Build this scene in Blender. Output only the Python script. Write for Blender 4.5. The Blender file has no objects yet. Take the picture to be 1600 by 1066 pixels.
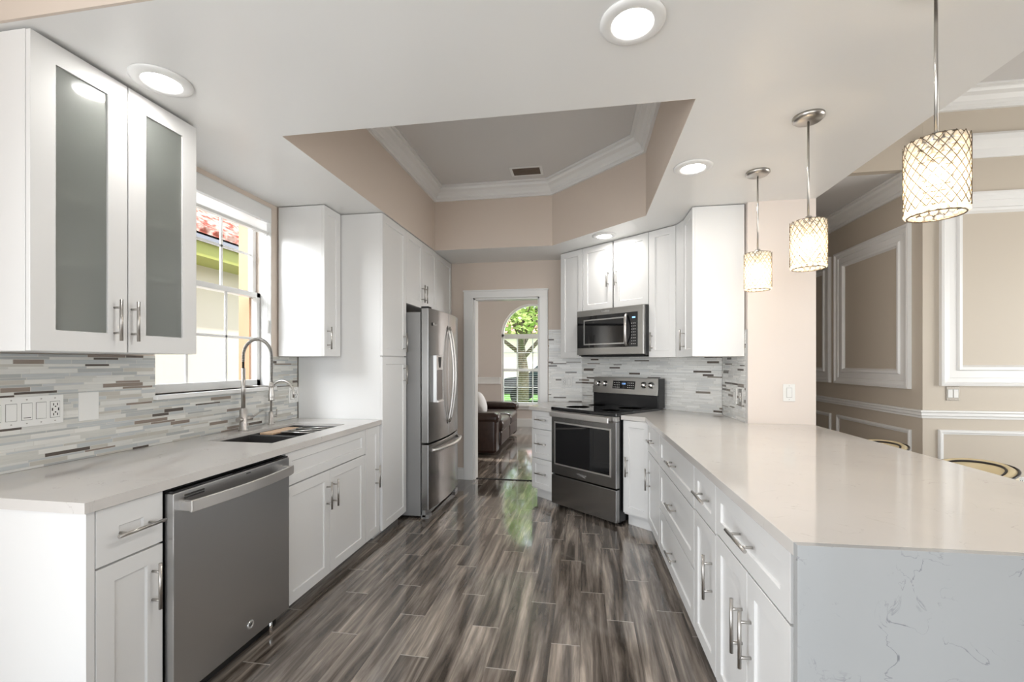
import bpy, bmesh, math, random
from mathutils import Vector, Matrix
random.seed(7)
PI = math.pi
scn = bpy.context.scene
C = scn.collection

# ---------------------------------------------------------------- camera
cam_d = bpy.data.cameras.new('camera')
cam = bpy.data.objects.new('camera', cam_d); C.objects.link(cam); scn.camera = cam
cam.location = (0, 0, 1.35)
cam.rotation_euler = (PI/2, 0, math.radians(9.23))
cam_d.sensor_width = 36; cam_d.lens = 694.64/1600*36
cam_d.shift_y = (566.85-533)/1600
cam_d.clip_start = .02; cam_d.clip_end = 300

# ---------------------------------------------------------------- exposure
scn.view_settings.view_transform = 'Standard'
scn.view_settings.look = 'None'
scn.view_settings.gamma = 1
scn.view_settings.use_curve_mapping = False
scn.view_settings.exposure = 0.56

# ---------------------------------------------------------------- world, sun, daylight
w = bpy.data.worlds.new('world'); scn.world = w; w.use_nodes = True
bg = w.node_tree.nodes['Background']
bg.inputs[0].default_value = (.80, .90, 1, 1); bg.inputs[1].default_value = 1.8
sd = bpy.data.lights.new('sun', 'SUN'); sd.energy = 3.8; sd.angle = math.radians(1.5); sd.color = (1, .95, .87)
so = bpy.data.objects.new('sun', sd); C.objects.link(so)
so.rotation_euler = Vector((-.46, .28, -.84)).to_track_quat('-Z', 'Y').to_euler()

def area(name, loc, direction, sx, sy, power, color=(1, 1, 1), shape='RECTANGLE', spread=180):
    d = bpy.data.lights.new(name, 'AREA'); d.shape = shape; d.size = sx; d.size_y = sy
    d.energy = power; d.color = color; d.spread = math.radians(spread)
    o = bpy.data.objects.new(name, d); C.objects.link(o); o.location = loc
    o.rotation_euler = Vector(direction).to_track_quat('-Z', 'Y').to_euler()
    return o
# sky light through the sink and arched windows; added fill lamps elsewhere
area('daylight_patio', (.3, -3.1, 1.25), (0, 1, .05), 4.4, 2.2, 31, (1, .98, .95))  # added fill lamp, set in made-up patio doors behind the camera
area('daylight_side', (-2.2, -1.3, 1.25), (1, 0.1, .05), 2.2, 2.1, 68, (.95, .98, 1))  # added fill from the left, set in a made-up slider out of view
area('daylight_sink', (-3.25, 1.5, 2.7), (1, .75, -.85), .9, 1.0, 60, (.95, .98, 1))
area('daylight_arch', (-1.07, 10.9, 3.9), (0, -1, -.95), 1.6, 1.4, 140, (.97, .99, 1))
area('daylight_dining', (5.9, 2.0, 1.5), (-1, .55, 0), 2.2, 1.9, 27, (1, .97, .91), spread=110)  # added fill that lifts the dining walls from out of view
area('daylight_front_room', (2.1, 8.3, 1.5), (-1, -.25, 0), 1.6, 1.8, 75, (1, .98, .96))  # added fill to brighten the front room; no window stands there

# ---------------------------------------------------------------- materials
def nt(name):
    m = bpy.data.materials.new(name); m.use_nodes = True
    t = m.node_tree; b = t.nodes['Principled BSDF']
    return m, t, b
def N(t, kind, **kw):
    n = t.nodes.new(kind)
    for k, v in kw.items():
        if k.startswith('i'): n.inputs[int(k[1:])].default_value = v
        else: setattr(n, k, v)
    return n
def L(t, a, b): t.links.new(a, b)
def mth(t, op, a, b=None, c=None):
    n = t.nodes.new('ShaderNodeMath'); n.operation = op
    for i, v in enumerate((a, b, c)):
        if v is None: continue
        if isinstance(v, (int, float)): n.inputs[i].default_value = v
        else: t.links.new(v, n.inputs[i])
    return n.outputs[0]
def plain(name, col, rough=.5, metal=0, noise=0, nscale=30, bump=0, bscale=200, coat=0, ior=1.5):
    m, t, b = nt(name)
    b.inputs['Base Color'].default_value = (*col, 1); b.inputs['Roughness'].default_value = rough
    b.inputs['Metallic'].default_value = metal; b.inputs['IOR'].default_value = ior
    b.inputs['Coat Weight'].default_value = coat
    tc = N(t, 'ShaderNodeTexCoord')
    if noise:
        nz = N(t, 'ShaderNodeTexNoise'); nz.inputs['Scale'].default_value = nscale; nz.inputs['Detail'].default_value = 3
        L(t, tc.outputs['Object'], nz.inputs['Vector'])
        r = N(t, 'ShaderNodeValToRGB'); r.color_ramp.elements[0].position = .3; r.color_ramp.elements[1].position = .7
        r.color_ramp.elements[0].color = (*[c*(1-noise) for c in col], 1); r.color_ramp.elements[1].color = (*[min(1, c*(1+noise)) for c in col], 1)
        L(t, nz.outputs[0], r.inputs[0]); L(t, r.outputs[0], b.inputs['Base Color'])
    if bump:
        n2 = N(t, 'ShaderNodeTexNoise'); n2.inputs['Scale'].default_value = bscale; n2.inputs['Detail'].default_value = 4
        L(t, tc.outputs['Object'], n2.inputs['Vector'])
        bp = N(t, 'ShaderNodeBump'); bp.inputs['Strength'].default_value = bump; bp.inputs['Distance'].default_value = .002
        L(t, n2.outputs[0], bp.inputs['Height']); L(t, bp.outputs[0], b.inputs['Normal'])
    return m
def emit(name, col, s):
    m, t, b = nt(name); b.inputs['Base Color'].default_value = (0, 0, 0, 1)
    b.inputs['Emission Color'].default_value = (*col, 1); b.inputs['Emission Strength'].default_value = s
    return m

M = {}
M['cab'] = plain('white_cabinet_paint', (.775, .775, .77), .28, bump=.02, bscale=60)
M['cabin'] = plain('cabinet_interior', (.62, .62, .60), .5)
M['trimw'] = plain('white_trim_paint', (.82, .82, .81), .3)
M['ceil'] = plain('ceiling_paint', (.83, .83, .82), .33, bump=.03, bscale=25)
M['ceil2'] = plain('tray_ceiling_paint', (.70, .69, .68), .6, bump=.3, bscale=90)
M['wall'] = plain('beige_wall_paint', (.66, .57, .495), .55, bump=.06, bscale=160)
M['wallp'] = plain('pale_pink_wall_paint', (.76, .685, .63), .5, bump=.05, bscale=160)
M['walld'] = plain('greige_dining_wall_paint', (.56, .50, .42), .5, bump=.1, bscale=160)
M['walll'] = plain('front_room_wall_paint', (.66, .60, .56), .55)
M['nickel'] = plain('brushed_nickel', (.50, .48, .455), .30, 1)
M['wire'] = plain('dark_bronze_wire', (.16, .13, .10), .35, 1)
M['chrome'] = plain('polished_chrome', (.85, .85, .85), .12, 1)
M['black'] = plain('black_enamel', (.012, .012, .013), .25)
M['blackglass'] = plain('black_glass', (.006, .006, .007), .04, coat=.5)
M['dark'] = plain('dark_gap', (.01, .01, .01), .8)
M['plate'] = plain('white_plastic', (.80, .80, .78), .35)
M['gapgrey'] = plain('grey_switch_gap', (.25, .25, .24), .7)
M['slot'] = plain('outlet_slot_black', (.02, .02, .02), .6)
M['steelplate'] = plain('pewter_plate', (.30, .28, .25), .4, .8)
M['sink'] = plain('black_granite_composite', (.035, .033, .033), .38, noise=.3, nscale=300)
M['bamboo'] = plain('bamboo_wood', (.50, .34, .22), .5, noise=.15, nscale=40)
M['leather'] = plain('brown_leather', (.035, .018, .014), .28, noise=.25, nscale=15, bump=.25, bscale=90)
M['cream'] = plain('cream_vinyl', (.78, .66, .42), .4, bump=.05)
M['piping'] = plain('black_piping', (.02, .015, .015), .35)
M['pillow'] = plain('white_cotton', (.8, .8, .8), .8, bump=.3, bscale=60)
M['blind'] = plain('white_blind', (.82, .82, .80), .5)
M['cord'] = plain('white_cord', (.8, .8, .78), .6)
M['vent'] = plain('brown_grille', (.16, .12, .09), .5)
M['fascia'] = plain('lime_fascia_paint', (.32, .33, .07), .6)
M['gutter'] = plain('blue_grey_gutter', (.20, .21, .25), .5)
M['stucco'] = plain('cream_stucco', (.58, .52, .43), .9, bump=.5, bscale=40)
M['stucco2'] = plain('peach_stucco', (.46, .27, .16), .9, bump=.4, bscale=40)
M['pinkhouse'] = plain('pink_stucco', (.90, .74, .68), .9, noise=.03, nscale=3)
M['grass'] = plain('lawn_grass', (.16, .36, .06), .9, noise=.5, nscale=8)
M['bark'] = plain('tree_bark', (.16, .12, .09), .9, noise=.4, nscale=20)
M['leaf'] = plain('tree_leaves', (.36, .46, .14), .6, noise=.5, nscale=6)
M['carp'] = plain('dark_car_paint', (.02, .025, .035), .15, coat=1)
M['tyre'] = plain('tyre_rubber', (.015, .015, .015), .7)
M['carglass'] = plain('car_window_glass', (.05, .07, .09), .05)
M['lens'] = emit('lamp_lens', (1, .98, .95), 9)
M['bulb'] = emit('warm_bulb', (1, .80, .52), 14)
M['digits'] = emit('blue_digits', (.25, .5, 1), 1.6)
M['badge'] = plain('badge_silver', (.75, .75, .75), .25, .8)
M['bamb'] = M['bamboo']

def steel(name, col, rough, axis='x'):
    m, t, b = nt(name)
    b.inputs['Base Color'].default_value = (*col, 1); b.inputs['Metallic'].default_value = 1
    tc = N(t, 'ShaderNodeTexCoord'); mp = N(t, 'ShaderNodeMapping')
    mp.inputs['Scale'].default_value = {'x': (1.5, 60, 260), 'z': (260, 60, 1.5)}[axis]
    nz = N(t, 'ShaderNodeTexNoise'); nz.inputs['Scale'].default_value = 1; nz.inputs['Detail'].default_value = 2
    L(t, tc.outputs['Object'], mp.inputs[0]); L(t, mp.outputs[0], nz.inputs['Vector'])
    mr = N(t, 'ShaderNodeMapRange'); mr.inputs[3].default_value = rough-.003; mr.inputs[4].default_value = rough+.003
    L(t, nz.outputs[0], mr.inputs[0]); L(t, mr.outputs[0], b.inputs['Roughness'])
    return m
M['steel'] = steel('stainless_steel', (.55, .54, .53), .30)
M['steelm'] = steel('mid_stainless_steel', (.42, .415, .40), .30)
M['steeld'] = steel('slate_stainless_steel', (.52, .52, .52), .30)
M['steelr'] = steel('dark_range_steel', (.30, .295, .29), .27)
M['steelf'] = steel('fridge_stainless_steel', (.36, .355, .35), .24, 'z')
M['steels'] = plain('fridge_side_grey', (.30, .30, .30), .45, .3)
M['steelb'] = plain('satin_steel_handle', (.74, .72, .70), .36, 1)

def quartz(name, base, vein, vw=.5, sc=5, lw=.006, lo=.52):
    m, t, b = nt(name)
    tc = N(t, 'ShaderNodeTexCoord')
    n1 = N(t, 'ShaderNodeTexNoise'); n1.inputs['Scale'].default_value = sc; n1.inputs['Detail'].default_value = 8; n1.inputs['Distortion'].default_value = 1.2
    L(t, tc.outputs['Object'], n1.inputs['Vector'])
    a = mth(t, 'ABSOLUTE', mth(t, 'SUBTRACT', n1.outputs[0], .5))
    line = N(t, 'ShaderNodeMapRange'); line.inputs[1].default_value = 0; line.inputs[2].default_value = lw; line.inputs[3].default_value = 1; line.inputs[4].default_value = 0
    L(t, a, line.inputs[0])
    n2 = N(t, 'ShaderNodeTexNoise'); n2.inputs['Scale'].default_value = 9; n2.inputs['Detail'].default_value = 4
    L(t, tc.outputs['Object'], n2.inputs['Vector'])
    mk = N(t, 'ShaderNodeMapRange'); mk.inputs[1].default_value = lo; mk.inputs[2].default_value = lo+.14
    L(t, n2.outputs[0], mk.inputs[0])
    f = mth(t, 'MULTIPLY', mth(t, 'MULTIPLY', line.outputs[0], mk.outputs[0]), vw)
    n3 = N(t, 'ShaderNodeTexNoise'); n3.inputs['Scale'].default_value = 2.2; n3.inputs['Detail'].default_value = 5
    L(t, tc.outputs['Object'], n3.inputs['Vector'])
    r = N(t, 'ShaderNodeValToRGB'); r.color_ramp.elements[0].position = .35; r.color_ramp.elements[1].position = .65
    r.color_ramp.elements[0].color = (*[c*.95 for c in base], 1); r.color_ramp.elements[1].color = (*base, 1)
    L(t, n3.outputs[0], r.inputs[0])
    mx = N(t, 'ShaderNodeMix', data_type='RGBA'); L(t, f, mx.inputs[0]); L(t, r.outputs[0], mx.inputs[6]); mx.inputs[7].default_value = (*vein, 1)
    L(t, mx.outputs[2], b.inputs['Base Color'])
    b.inputs['Roughness'].default_value = .09
    return m
M['quartz'] = quartz('white_quartz', (.65, .625, .60), (.36, .33, .30), .6)
M['quartzg'] = quartz('veined_quartz', (.42, .43, .435), (.09, .10, .12), .65, 9, .009, .46)  # worktop quartz darkened: the end panel's shade is in its colour

def floor_mat():
    m, t, b = nt('wood_look_plank_tile')
    g = N(t, 'ShaderNodeNewGeometry'); sp = N(t, 'ShaderNodeSeparateXYZ'); L(t, g.outputs['Position'], sp.inputs[0])
    W, LEN = .1365, .915
    xs = mth(t, 'DIVIDE', mth(t, 'ADD', sp.outputs[0], .02), W); ix = mth(t, 'FLOOR', xs); fx = mth(t, 'FRACT', xs)
    wn = N(t, 'ShaderNodeTexWhiteNoise', noise_dimensions='1D'); L(t, ix, wn.inputs['W'])
    off = mth(t, 'FRACT', mth(t, 'MULTIPLY', ix, .37))
    ys = mth(t, 'ADD', mth(t, 'DIVIDE', sp.outputs[1], LEN), mth(t, 'ADD', off, mth(t, 'MULTIPLY', wn.outputs[0], .18)))
    iy = mth(t, 'FLOOR', ys); fy = mth(t, 'FRACT', ys)
    cid = N(t, 'ShaderNodeCombineXYZ'); L(t, ix, cid.inputs[0]); L(t, iy, cid.inputs[1])
    w2 = N(t, 'ShaderNodeTexWhiteNoise', noise_dimensions='3D'); L(t, cid.outputs[0], w2.inputs['Vector'])
    # streaks along the plank
    cv = N(t, 'ShaderNodeCombineXYZ')
    L(t, mth(t, 'ADD', mth(t, 'MULTIPLY', sp.outputs[0], 17), mth(t, 'MULTIPLY', w2.outputs[0], 50)), cv.inputs[0])
    L(t, mth(t, 'MULTIPLY', sp.outputs[1], 1.25), cv.inputs[1]); L(t, mth(t, 'MULTIPLY', iy, 3.7), cv.inputs[2])
    nz = N(t, 'ShaderNodeTexNoise'); nz.inputs['Scale'].default_value = 1; nz.inputs['Detail'].default_value = 6; nz.inputs['Distortion'].default_value = .35; nz.inputs['Roughness'].default_value = .62
    L(t, cv.outputs[0], nz.inputs['Vector'])
    v = mth(t, 'ADD', nz.outputs[0], mth(t, 'MULTIPLY', mth(t, 'SUBTRACT', w2.outputs[0], .5), .07))
    r = N(t, 'ShaderNodeValToRGB'); e = r.color_ramp.elements
    e[0].position = .27; e[0].color = (.026, .020, .016, 1); e[1].position = .70; e[1].color = (.52, .44, .37, 1)
    for p, c in ((.38, (.062, .050, .041, 1)), (.47, (.135, .112, .094, 1)), (.58, (.27, .23, .197, 1))):
        q = r.color_ramp.elements.new(p); q.color = c
    L(t, v, r.inputs[0])
    gx = mth(t, 'LESS_THAN', mth(t, 'MINIMUM', fx, mth(t, 'SUBTRACT', 1, fx)), .012)
    gy = mth(t, 'LESS_THAN', mth(t, 'MINIMUM', fy, mth(t, 'SUBTRACT', 1, fy)), .0026)
    m1 = N(t, 'ShaderNodeMix', data_type='RGBA'); L(t, mth(t, 'MULTIPLY', gx, .35), m1.inputs[0]); L(t, r.outputs[0], m1.inputs[6]); m1.inputs[7].default_value = (.11, .095, .08, 1)
    m2 = N(t, 'ShaderNodeMix', data_type='RGBA'); L(t, mth(t, 'MULTIPLY', gy, .8), m2.inputs[0]); L(t, m1.outputs[2], m2.inputs[6]); m2.inputs[7].default_value = (.52, .48, .43, 1)
    L(t, m2.outputs[2], b.inputs['Base Color'])
    b.inputs['Roughness'].default_value = .12; b.inputs['Coat Weight'].default_value = .8; b.inputs['Coat Roughness'].default_value = .06
    # hand scraped relief
    c3 = N(t, 'ShaderNodeCombineXYZ'); L(t, mth(t, 'MULTIPLY', sp.outputs[0], 30), c3.inputs[0]); L(t, mth(t, 'MULTIPLY', sp.outputs[1], 2.5), c3.inputs[1]); L(t, mth(t, 'MULTIPLY', w2.outputs[0], 9), c3.inputs[2])
    n4 = N(t, 'ShaderNodeTexNoise'); n4.inputs['Scale'].default_value = 1; n4.inputs['Detail'].default_value = 3; L(t, c3.outputs[0], n4.inputs['Vector'])
    n5 = N(t, 'ShaderNodeTexNoise'); n5.inputs['Scale'].default_value = 7; n5.inputs['Detail'].default_value = 2; L(t, g.outputs['Position'], n5.inputs['Vector'])
    edge = mth(t, 'MULTIPLY', mth(t, 'MAXIMUM', gx, gy), -.5)
    hgt = mth(t, 'ADD', mth(t, 'ADD', n4.outputs[0], mth(t, 'MULTIPLY', n5.outputs[0], .8)), edge)
    bp = N(t, 'ShaderNodeBump'); bp.inputs['Strength'].default_value = .35; bp.inputs['Distance'].default_value = .004
    L(t, hgt, bp.inputs['Height']); L(t, bp.outputs[0], b.inputs['Normal']); 
    return m
M['floor'] = floor_mat()

def tile_mat(name, ramp):
    m, t, b = nt(name)
    tc = N(t, 'ShaderNodeTexCoord'); sp = N(t, 'ShaderNodeSeparateXYZ'); L(t, tc.outputs['Object'], sp.inputs[0])
    cuts = [0, .019, .030, .048, .057, .073, .092, .101]; P = .112
    z = mth(t, 'DIVIDE', sp.outputs[2], P); pz = mth(t, 'FLOOR', z); tz = mth(t, 'MULTIPLY', mth(t, 'FRACT', z), P)
    idx = None; dist = None
    for c in cuts+[P]:
        s = mth(t, 'GREATER_THAN', tz, c); idx = s if idx is None else mth(t, 'ADD', idx, s)
        d = mth(t, 'ABSOLUTE', mth(t, 'SUBTRACT', tz, c)); dist = d if dist is None else mth(t, 'MINIMUM', dist, d)
    row = mth(t, 'ADD', idx, mth(t, 'MULTIPLY', pz, 9))
    wr = N(t, 'ShaderNodeTexWhiteNoise', noise_dimensions='1D'); L(t, row, wr.inputs['W'])
    # 1-D voronoi cells give tiles of unequal length
    xv = mth(t, 'ADD', mth(t, 'MULTIPLY', sp.outputs[0], 7.0), mth(t, 'MULTIPLY', wr.outputs[0], 37.3))
    cv = N(t, 'ShaderNodeCombineXYZ'); L(t, xv, cv.inputs[0]); L(t, mth(t, 'MULTIPLY', row, 13.0), cv.inputs[1])
    vo = N(t, 'ShaderNodeTexVoronoi', voronoi_dimensions='1D'); L(t, mth(t, 'ADD', xv, mth(t, 'MULTIPLY', row, 41.0)), vo.inputs['W']); vo.inputs['Scale'].default_value = 1
    ve = N(t, 'ShaderNodeTexVoronoi', voronoi_dimensions='1D', feature='DISTANCE_TO_EDGE'); L(t, mth(t, 'ADD', xv, mth(t, 'MULTIPLY', row, 41.0)), ve.inputs['W']); ve.inputs['Scale'].default_value = 1
    sc = N(t, 'ShaderNodeSeparateColor'); L(t, vo.outputs['Color'], sc.inputs[0])
    r = N(t, 'ShaderNodeValToRGB'); r.color_ramp.interpolation = 'CONSTANT'; e = r.color_ramp.elements
    e[0].position = 0; e[0].color = (*ramp[0][1], 1); e[1].position = ramp[1][0]; e[1].color = (*ramp[1][1], 1)
    for p, c in ramp[2:]:
        q = e.new(p); q.color = (*c, 1)
    L(t, sc.outputs[0], r.inputs[0])
    # subtle veining inside a tile
    mp = N(t, 'ShaderNodeMapping'); mp.inputs['Scale'].default_value = (12, 12, 120); L(t, tc.outputs['Object'], mp.inputs[0])
    nz = N(t, 'ShaderNodeTexNoise'); nz.inputs['Scale'].default_value = 1; nz.inputs['Detail'].default_value = 3; L(t, mp.outputs[0], nz.inputs['Vector'])
    hv = N(t, 'ShaderNodeHueSaturation'); L(t, r.outputs[0], hv.inputs['Color']); L(t, mth(t, 'ADD', .87, mth(t, 'MULTIPLY', nz.outputs[0], .26)), hv.inputs['Value'])
    gr = mth(t, 'MAXIMUM', mth(t, 'LESS_THAN', dist, .0008), mth(t, 'LESS_THAN', ve.outputs['Distance'], .009))
    mx = N(t, 'ShaderNodeMix', data_type='RGBA'); L(t, gr, mx.inputs[0]); L(t, hv.outputs[0], mx.inputs[6]); mx.inputs[7].default_value = (.64, .63, .59, 1)
    L(t, mx.outputs[2], b.inputs['Base Color'])
    rg = N(t, 'ShaderNodeMapRange'); rg.inputs[3].default_value = .08; rg.inputs[4].default_value = .4; L(t, sc.outputs[1], rg.inputs[0]); L(t, rg.outputs[0], b.inputs['Roughness'])
    bp = N(t, 'ShaderNodeBump'); bp.inputs['Strength'].default_value = .5; bp.inputs['Distance'].default_value = .001; L(t, mth(t, 'SUBTRACT', 1, gr), bp.inputs['Height']); L(t, bp.outputs[0], b.inputs['Normal'])
    return m
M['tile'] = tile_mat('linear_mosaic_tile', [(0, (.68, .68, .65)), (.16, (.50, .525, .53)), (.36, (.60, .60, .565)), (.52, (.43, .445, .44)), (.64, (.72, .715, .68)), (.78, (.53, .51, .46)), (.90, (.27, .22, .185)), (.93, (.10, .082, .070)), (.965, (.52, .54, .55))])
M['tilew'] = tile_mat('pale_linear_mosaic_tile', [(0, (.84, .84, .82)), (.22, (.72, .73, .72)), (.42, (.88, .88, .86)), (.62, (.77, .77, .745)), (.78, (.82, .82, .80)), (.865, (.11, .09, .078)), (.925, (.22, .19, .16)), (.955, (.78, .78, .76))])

def roof_mat():
    m, t, b = nt('clay_barrel_roof_tile')
    tc = N(t, 'ShaderNodeTexCoord')
    nz = N(t, 'ShaderNodeTexNoise'); nz.inputs['Scale'].default_value = 9; L(t, tc.outputs['Object'], nz.inputs['Vector'])
    r = N(t, 'ShaderNodeValToRGB'); r.color_ramp.elements[0].position = .38; r.color_ramp.elements[0].color = (.30, .06, .035, 1); r.color_ramp.elements[1].position = .6; r.color_ramp.elements[1].color = (.62, .40, .34, 1)
    L(t, nz.outputs[0], r.inputs[0]); L(t, r.outputs[0], b.inputs['Base Color']); b.inputs['Roughness'].default_value = .8
    return m
M['roof'] = roof_mat()

def frosted():
    m, t, b = nt('frosted_glass')
    b.inputs['Base Color'].default_value = (.62, .65, .62, 1); b.inputs['Transmission Weight'].default_value = .78
    b.inputs['Roughness'].default_value = .33; b.inputs['IOR'].default_value = 1.2
    b.inputs['Coat Weight'].default_value = .6; b.inputs['Coat Roughness'].default_value = .06
    tc = N(t, 'ShaderNodeTexCoord'); nz = N(t, 'ShaderNodeTexNoise'); nz.inputs['Scale'].default_value = 400; L(t, tc.outputs['Object'], nz.inputs['Vector'])
    bp = N(t, 'ShaderNodeBump'); bp.inputs['Strength'].default_value = .15; bp.inputs['Distance'].default_value = .001; L(t, nz.outputs[0], bp.inputs['Height']); L(t, bp.outputs[0], b.inputs['Normal'])
    return m
M['frost'] = frosted()
def pane():
    m, t, b = nt('window_glass')
    tr = N(t, 'ShaderNodeBsdfTransparent'); gl = N(t, 'ShaderNodeBsdfGlossy'); gl.inputs['Roughness'].default_value = .01
    fr = N(t, 'ShaderNodeFresnel'); fr.inputs[0].default_value = 1.35
    mx = N(t, 'ShaderNodeMixShader'); L(t, fr.outputs[0], mx.inputs[0]); L(t, tr.outputs[0], mx.inputs[1]); L(t, gl.outputs[0], mx.inputs[2])
    L(t, mx.outputs[0], t.nodes['Material Output'].inputs[0]); return m
M['glass'] = pane()
def bead():
    m, t, b = nt('crystal_bead')
    tl = N(t, 'ShaderNodeBsdfTranslucent'); tl.inputs[0].default_value = (1, .95, .86, 1)
    df = N(t, 'ShaderNodeBsdfDiffuse'); df.inputs[0].default_value = (.9, .86, .78, 1)
    gl = N(t, 'ShaderNodeBsdfGlossy'); gl.inputs['Roughness'].default_value = .12
    tr = N(t, 'ShaderNodeBsdfTransparent')
    a = N(t, 'ShaderNodeMixShader', i0=.35); L(t, tl.outputs[0], a.inputs[1]); L(t, df.outputs[0], a.inputs[2])
    c = N(t, 'ShaderNodeMixShader', i0=.15); L(t, a.outputs[0], c.inputs[1]); L(t, gl.outputs[0], c.inputs[2])
    d = N(t, 'ShaderNodeMixShader', i0=.22); L(t, c.outputs[0], d.inputs[1]); L(t, tr.outputs[0], d.inputs[2])
    L(t, d.outputs[0], t.nodes['Material Output'].inputs[0]); return m
M['bead'] = bead()
def shadecloth():
    m, t, b = nt('translucent_shade_fabric')
    tl = N(t, 'ShaderNodeBsdfTranslucent'); tl.inputs[0].default_value = (1, 1, 1, 1)
    df = N(t, 'ShaderNodeBsdfDiffuse'); df.inputs[0].default_value = (.9, .9, .9, 1)
    a = N(t, 'ShaderNodeMixShader', i0=.4); L(t, tl.outputs[0], a.inputs[1]); L(t, df.outputs[0], a.inputs[2])
    L(t, a.outputs[0], t.nodes['Material Output'].inputs[0]); return m
M['shadecloth'] = shadecloth()

# ---------------------------------------------------------------- mesh builder
class MB:
    def __init__(s): s.v = []; s.f = []; s.sm = []
    def add(s, vs, fs, smooth=False):
        o = len(s.v); s.v += [tuple(p) for p in vs]
        for f in fs: s.f.append([i+o for i in f]); s.sm.append(smooth)
        return s
    def box(s, x0, x1, y0, y1, z0, z1):
        vs = [(x, y, z) for z in (z0, z1) for y in (y0, y1) for x in (x0, x1)]
        return s.add(vs, [(0, 2, 3, 1), (4, 5, 7, 6), (0, 1, 5, 4), (2, 6, 7, 3), (0, 4, 6, 2), (1, 3, 7, 5)])
    def prism(s, poly, z0, z1):
        n = len(poly)
        vs = [(x, y, z0) for x, y in poly]+[(x, y, z1) for x, y in poly]
        return s.add(vs, [tuple(range(n))[::-1], tuple(range(n, 2*n))]+[(i, (i+1) % n, n+(i+1) % n, n+i) for i in range(n)])
    def tube(s, pts, r, seg=12, cap=True, flat=1.0, closed=False):
        pts = [Vector(p) for p in pts]; n = len(pts); rs = r if isinstance(r, (list, tuple)) else [r]*n
        o = len(s.v); up = None
        for i, p in enumerate(pts):
            if closed: d = pts[(i+1) % n]-pts[i-1]
            else: d = pts[min(i+1, n-1)]-pts[max(i-1, 0)]
            d = d.normalized() if d.length > 1e-9 else Vector((0, 0, 1))
            if up is None: up = Vector((0, 0, 1)) if abs(d.z) < .9 else Vector((1, 0, 0))
            a = d.cross(up)
            if a.length < 1e-4: a = d.cross(Vector((0, 1, 0)))
            a.normalize(); b = a.cross(d).normalized(); up = b
            for k in range(seg):
                t = 2*PI*k/seg; s.v.append(tuple(p+a*math.cos(t)*rs[i]+b*math.sin(t)*rs[i]*flat))
        for i in range(n if closed else n-1):
            j = (i+1) % n
            for k in range(seg):
                s.f.append([o+i*seg+k, o+i*seg+(k+1) % seg, o+j*seg+(k+1) % seg, o+j*seg+k]); s.sm.append(True)
        if cap and not closed:
            s.f.append([o+k for k in range(seg)][::-1]); s.sm.append(False)
            s.f.append([o+(n-1)*seg+k for k in range(seg)]); s.sm.append(False)
        return s
    def lathe(s, prof, c=(0, 0, 0), seg=32, axis='z', smooth=True):
        o = len(s.v); c = Vector(c)
        for r, h in prof:
            for k in range(seg):
                t = 2*PI*k/seg; p = (r*math.cos(t), r*math.sin(t), h)
                if axis == 'y': p = (p[0], p[2], p[1])
                if axis == 'x': p = (p[2], p[0], p[1])
                s.v.append(tuple(c+Vector(p)))
        for i in range(len(prof)-1):
            for k in range(seg):
                s.f.append([o+i*seg+k, o+i*seg+(k+1) % seg, o+(i+1)*seg+(k+1) % seg, o+(i+1)*seg+k]); s.sm.append(smooth)
        for i in (0, len(prof)-1):
            if prof[i][0] > 1e-6: s.f.append([o+i*seg+k for k in range(seg)]); s.sm.append(False)
        return s
    def sphere(s, c, r, seg=10, rings=6, sc=(1, 1, 1)):
        o = len(s.v)
        for i in range(rings+1):
            a = PI*i/rings
            for k in range(seg):
                t = 2*PI*k/seg
                s.v.append((c[0]+r*sc[0]*math.sin(a)*math.cos(t), c[1]+r*sc[1]*math.sin(a)*math.sin(t), c[2]+r*sc[2]*math.cos(a)))
        for i in range(rings):
            for k in range(seg):
                s.f.append([o+i*seg+k, o+i*seg+(k+1) % seg, o+(i+1)*seg+(k+1) % seg, o+(i+1)*seg+k]); s.sm.append(True)
        return s
    def shaker(s, x0, x1, z0, z1, fr=.058, t=.019, y=0.0, dep=.008, hole=False):
        e = .003
        O_ = [(x0, z0), (x1, z0), (x1, z1), (x0, z1)]
        I_ = [(x0+fr, z0+fr), (x1-fr, z0+fr), (x1-fr, z1-fr), (x0+fr, z1-fr)]
        R_ = [(x0+fr+e, z0+fr+e), (x1-fr-e, z0+fr+e), (x1-fr-e, z1-fr-e), (x0+fr+e, z1-fr-e)]
        vs = [(a, y, b) for a, b in O_]+[(a, y, b) for a, b in I_]+[(a, y+(t if hole else dep), b) for a, b in (I_ if hole else R_)]+[(a, y+t, b) for a, b in O_]
        fs = []
        for i in range(4):
            j = (i+1) % 4
            fs += [(i, j, 4+j, 4+i), (4+i, 4+j, 8+j, 8+i), (i, 12+i, 12+j, j)]
            if hole: fs.append((8+i, 8+j, 12+j, 12+i))
        if not hole: fs += [(8, 9, 10, 11), (12, 15, 14, 13)]
        return s.add(vs, fs)
    def sweep(s, path, prof, fn, closed=True, side=1):
        """path: 2-D points; prof: (offset to the side, height); fn maps (a,b,h) to a 3-D point"""
        n = len(path); k = len(prof); o = len(s.v)
        for i in range(n):
            p = Vector(path[i])
            d1 = (p-Vector(path[i-1])).normalized() if (closed or i > 0) else None
            d2 = (Vector(path[(i+1) % n])-p).normalized() if (closed or i < n-1) else None
            if d1 is None: d1 = d2
            if d2 is None: d2 = d1
            n1 = Vector((-d1.y, d1.x)); n2 = Vector((-d2.y, d2.x)); mm = (n1+n2); mm = mm/ max(1e-6, mm.dot(n1))
            for off, h in prof:
                q = p+mm*off*side; s.v.append(tuple(fn(q.x, q.y, h)))
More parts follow.
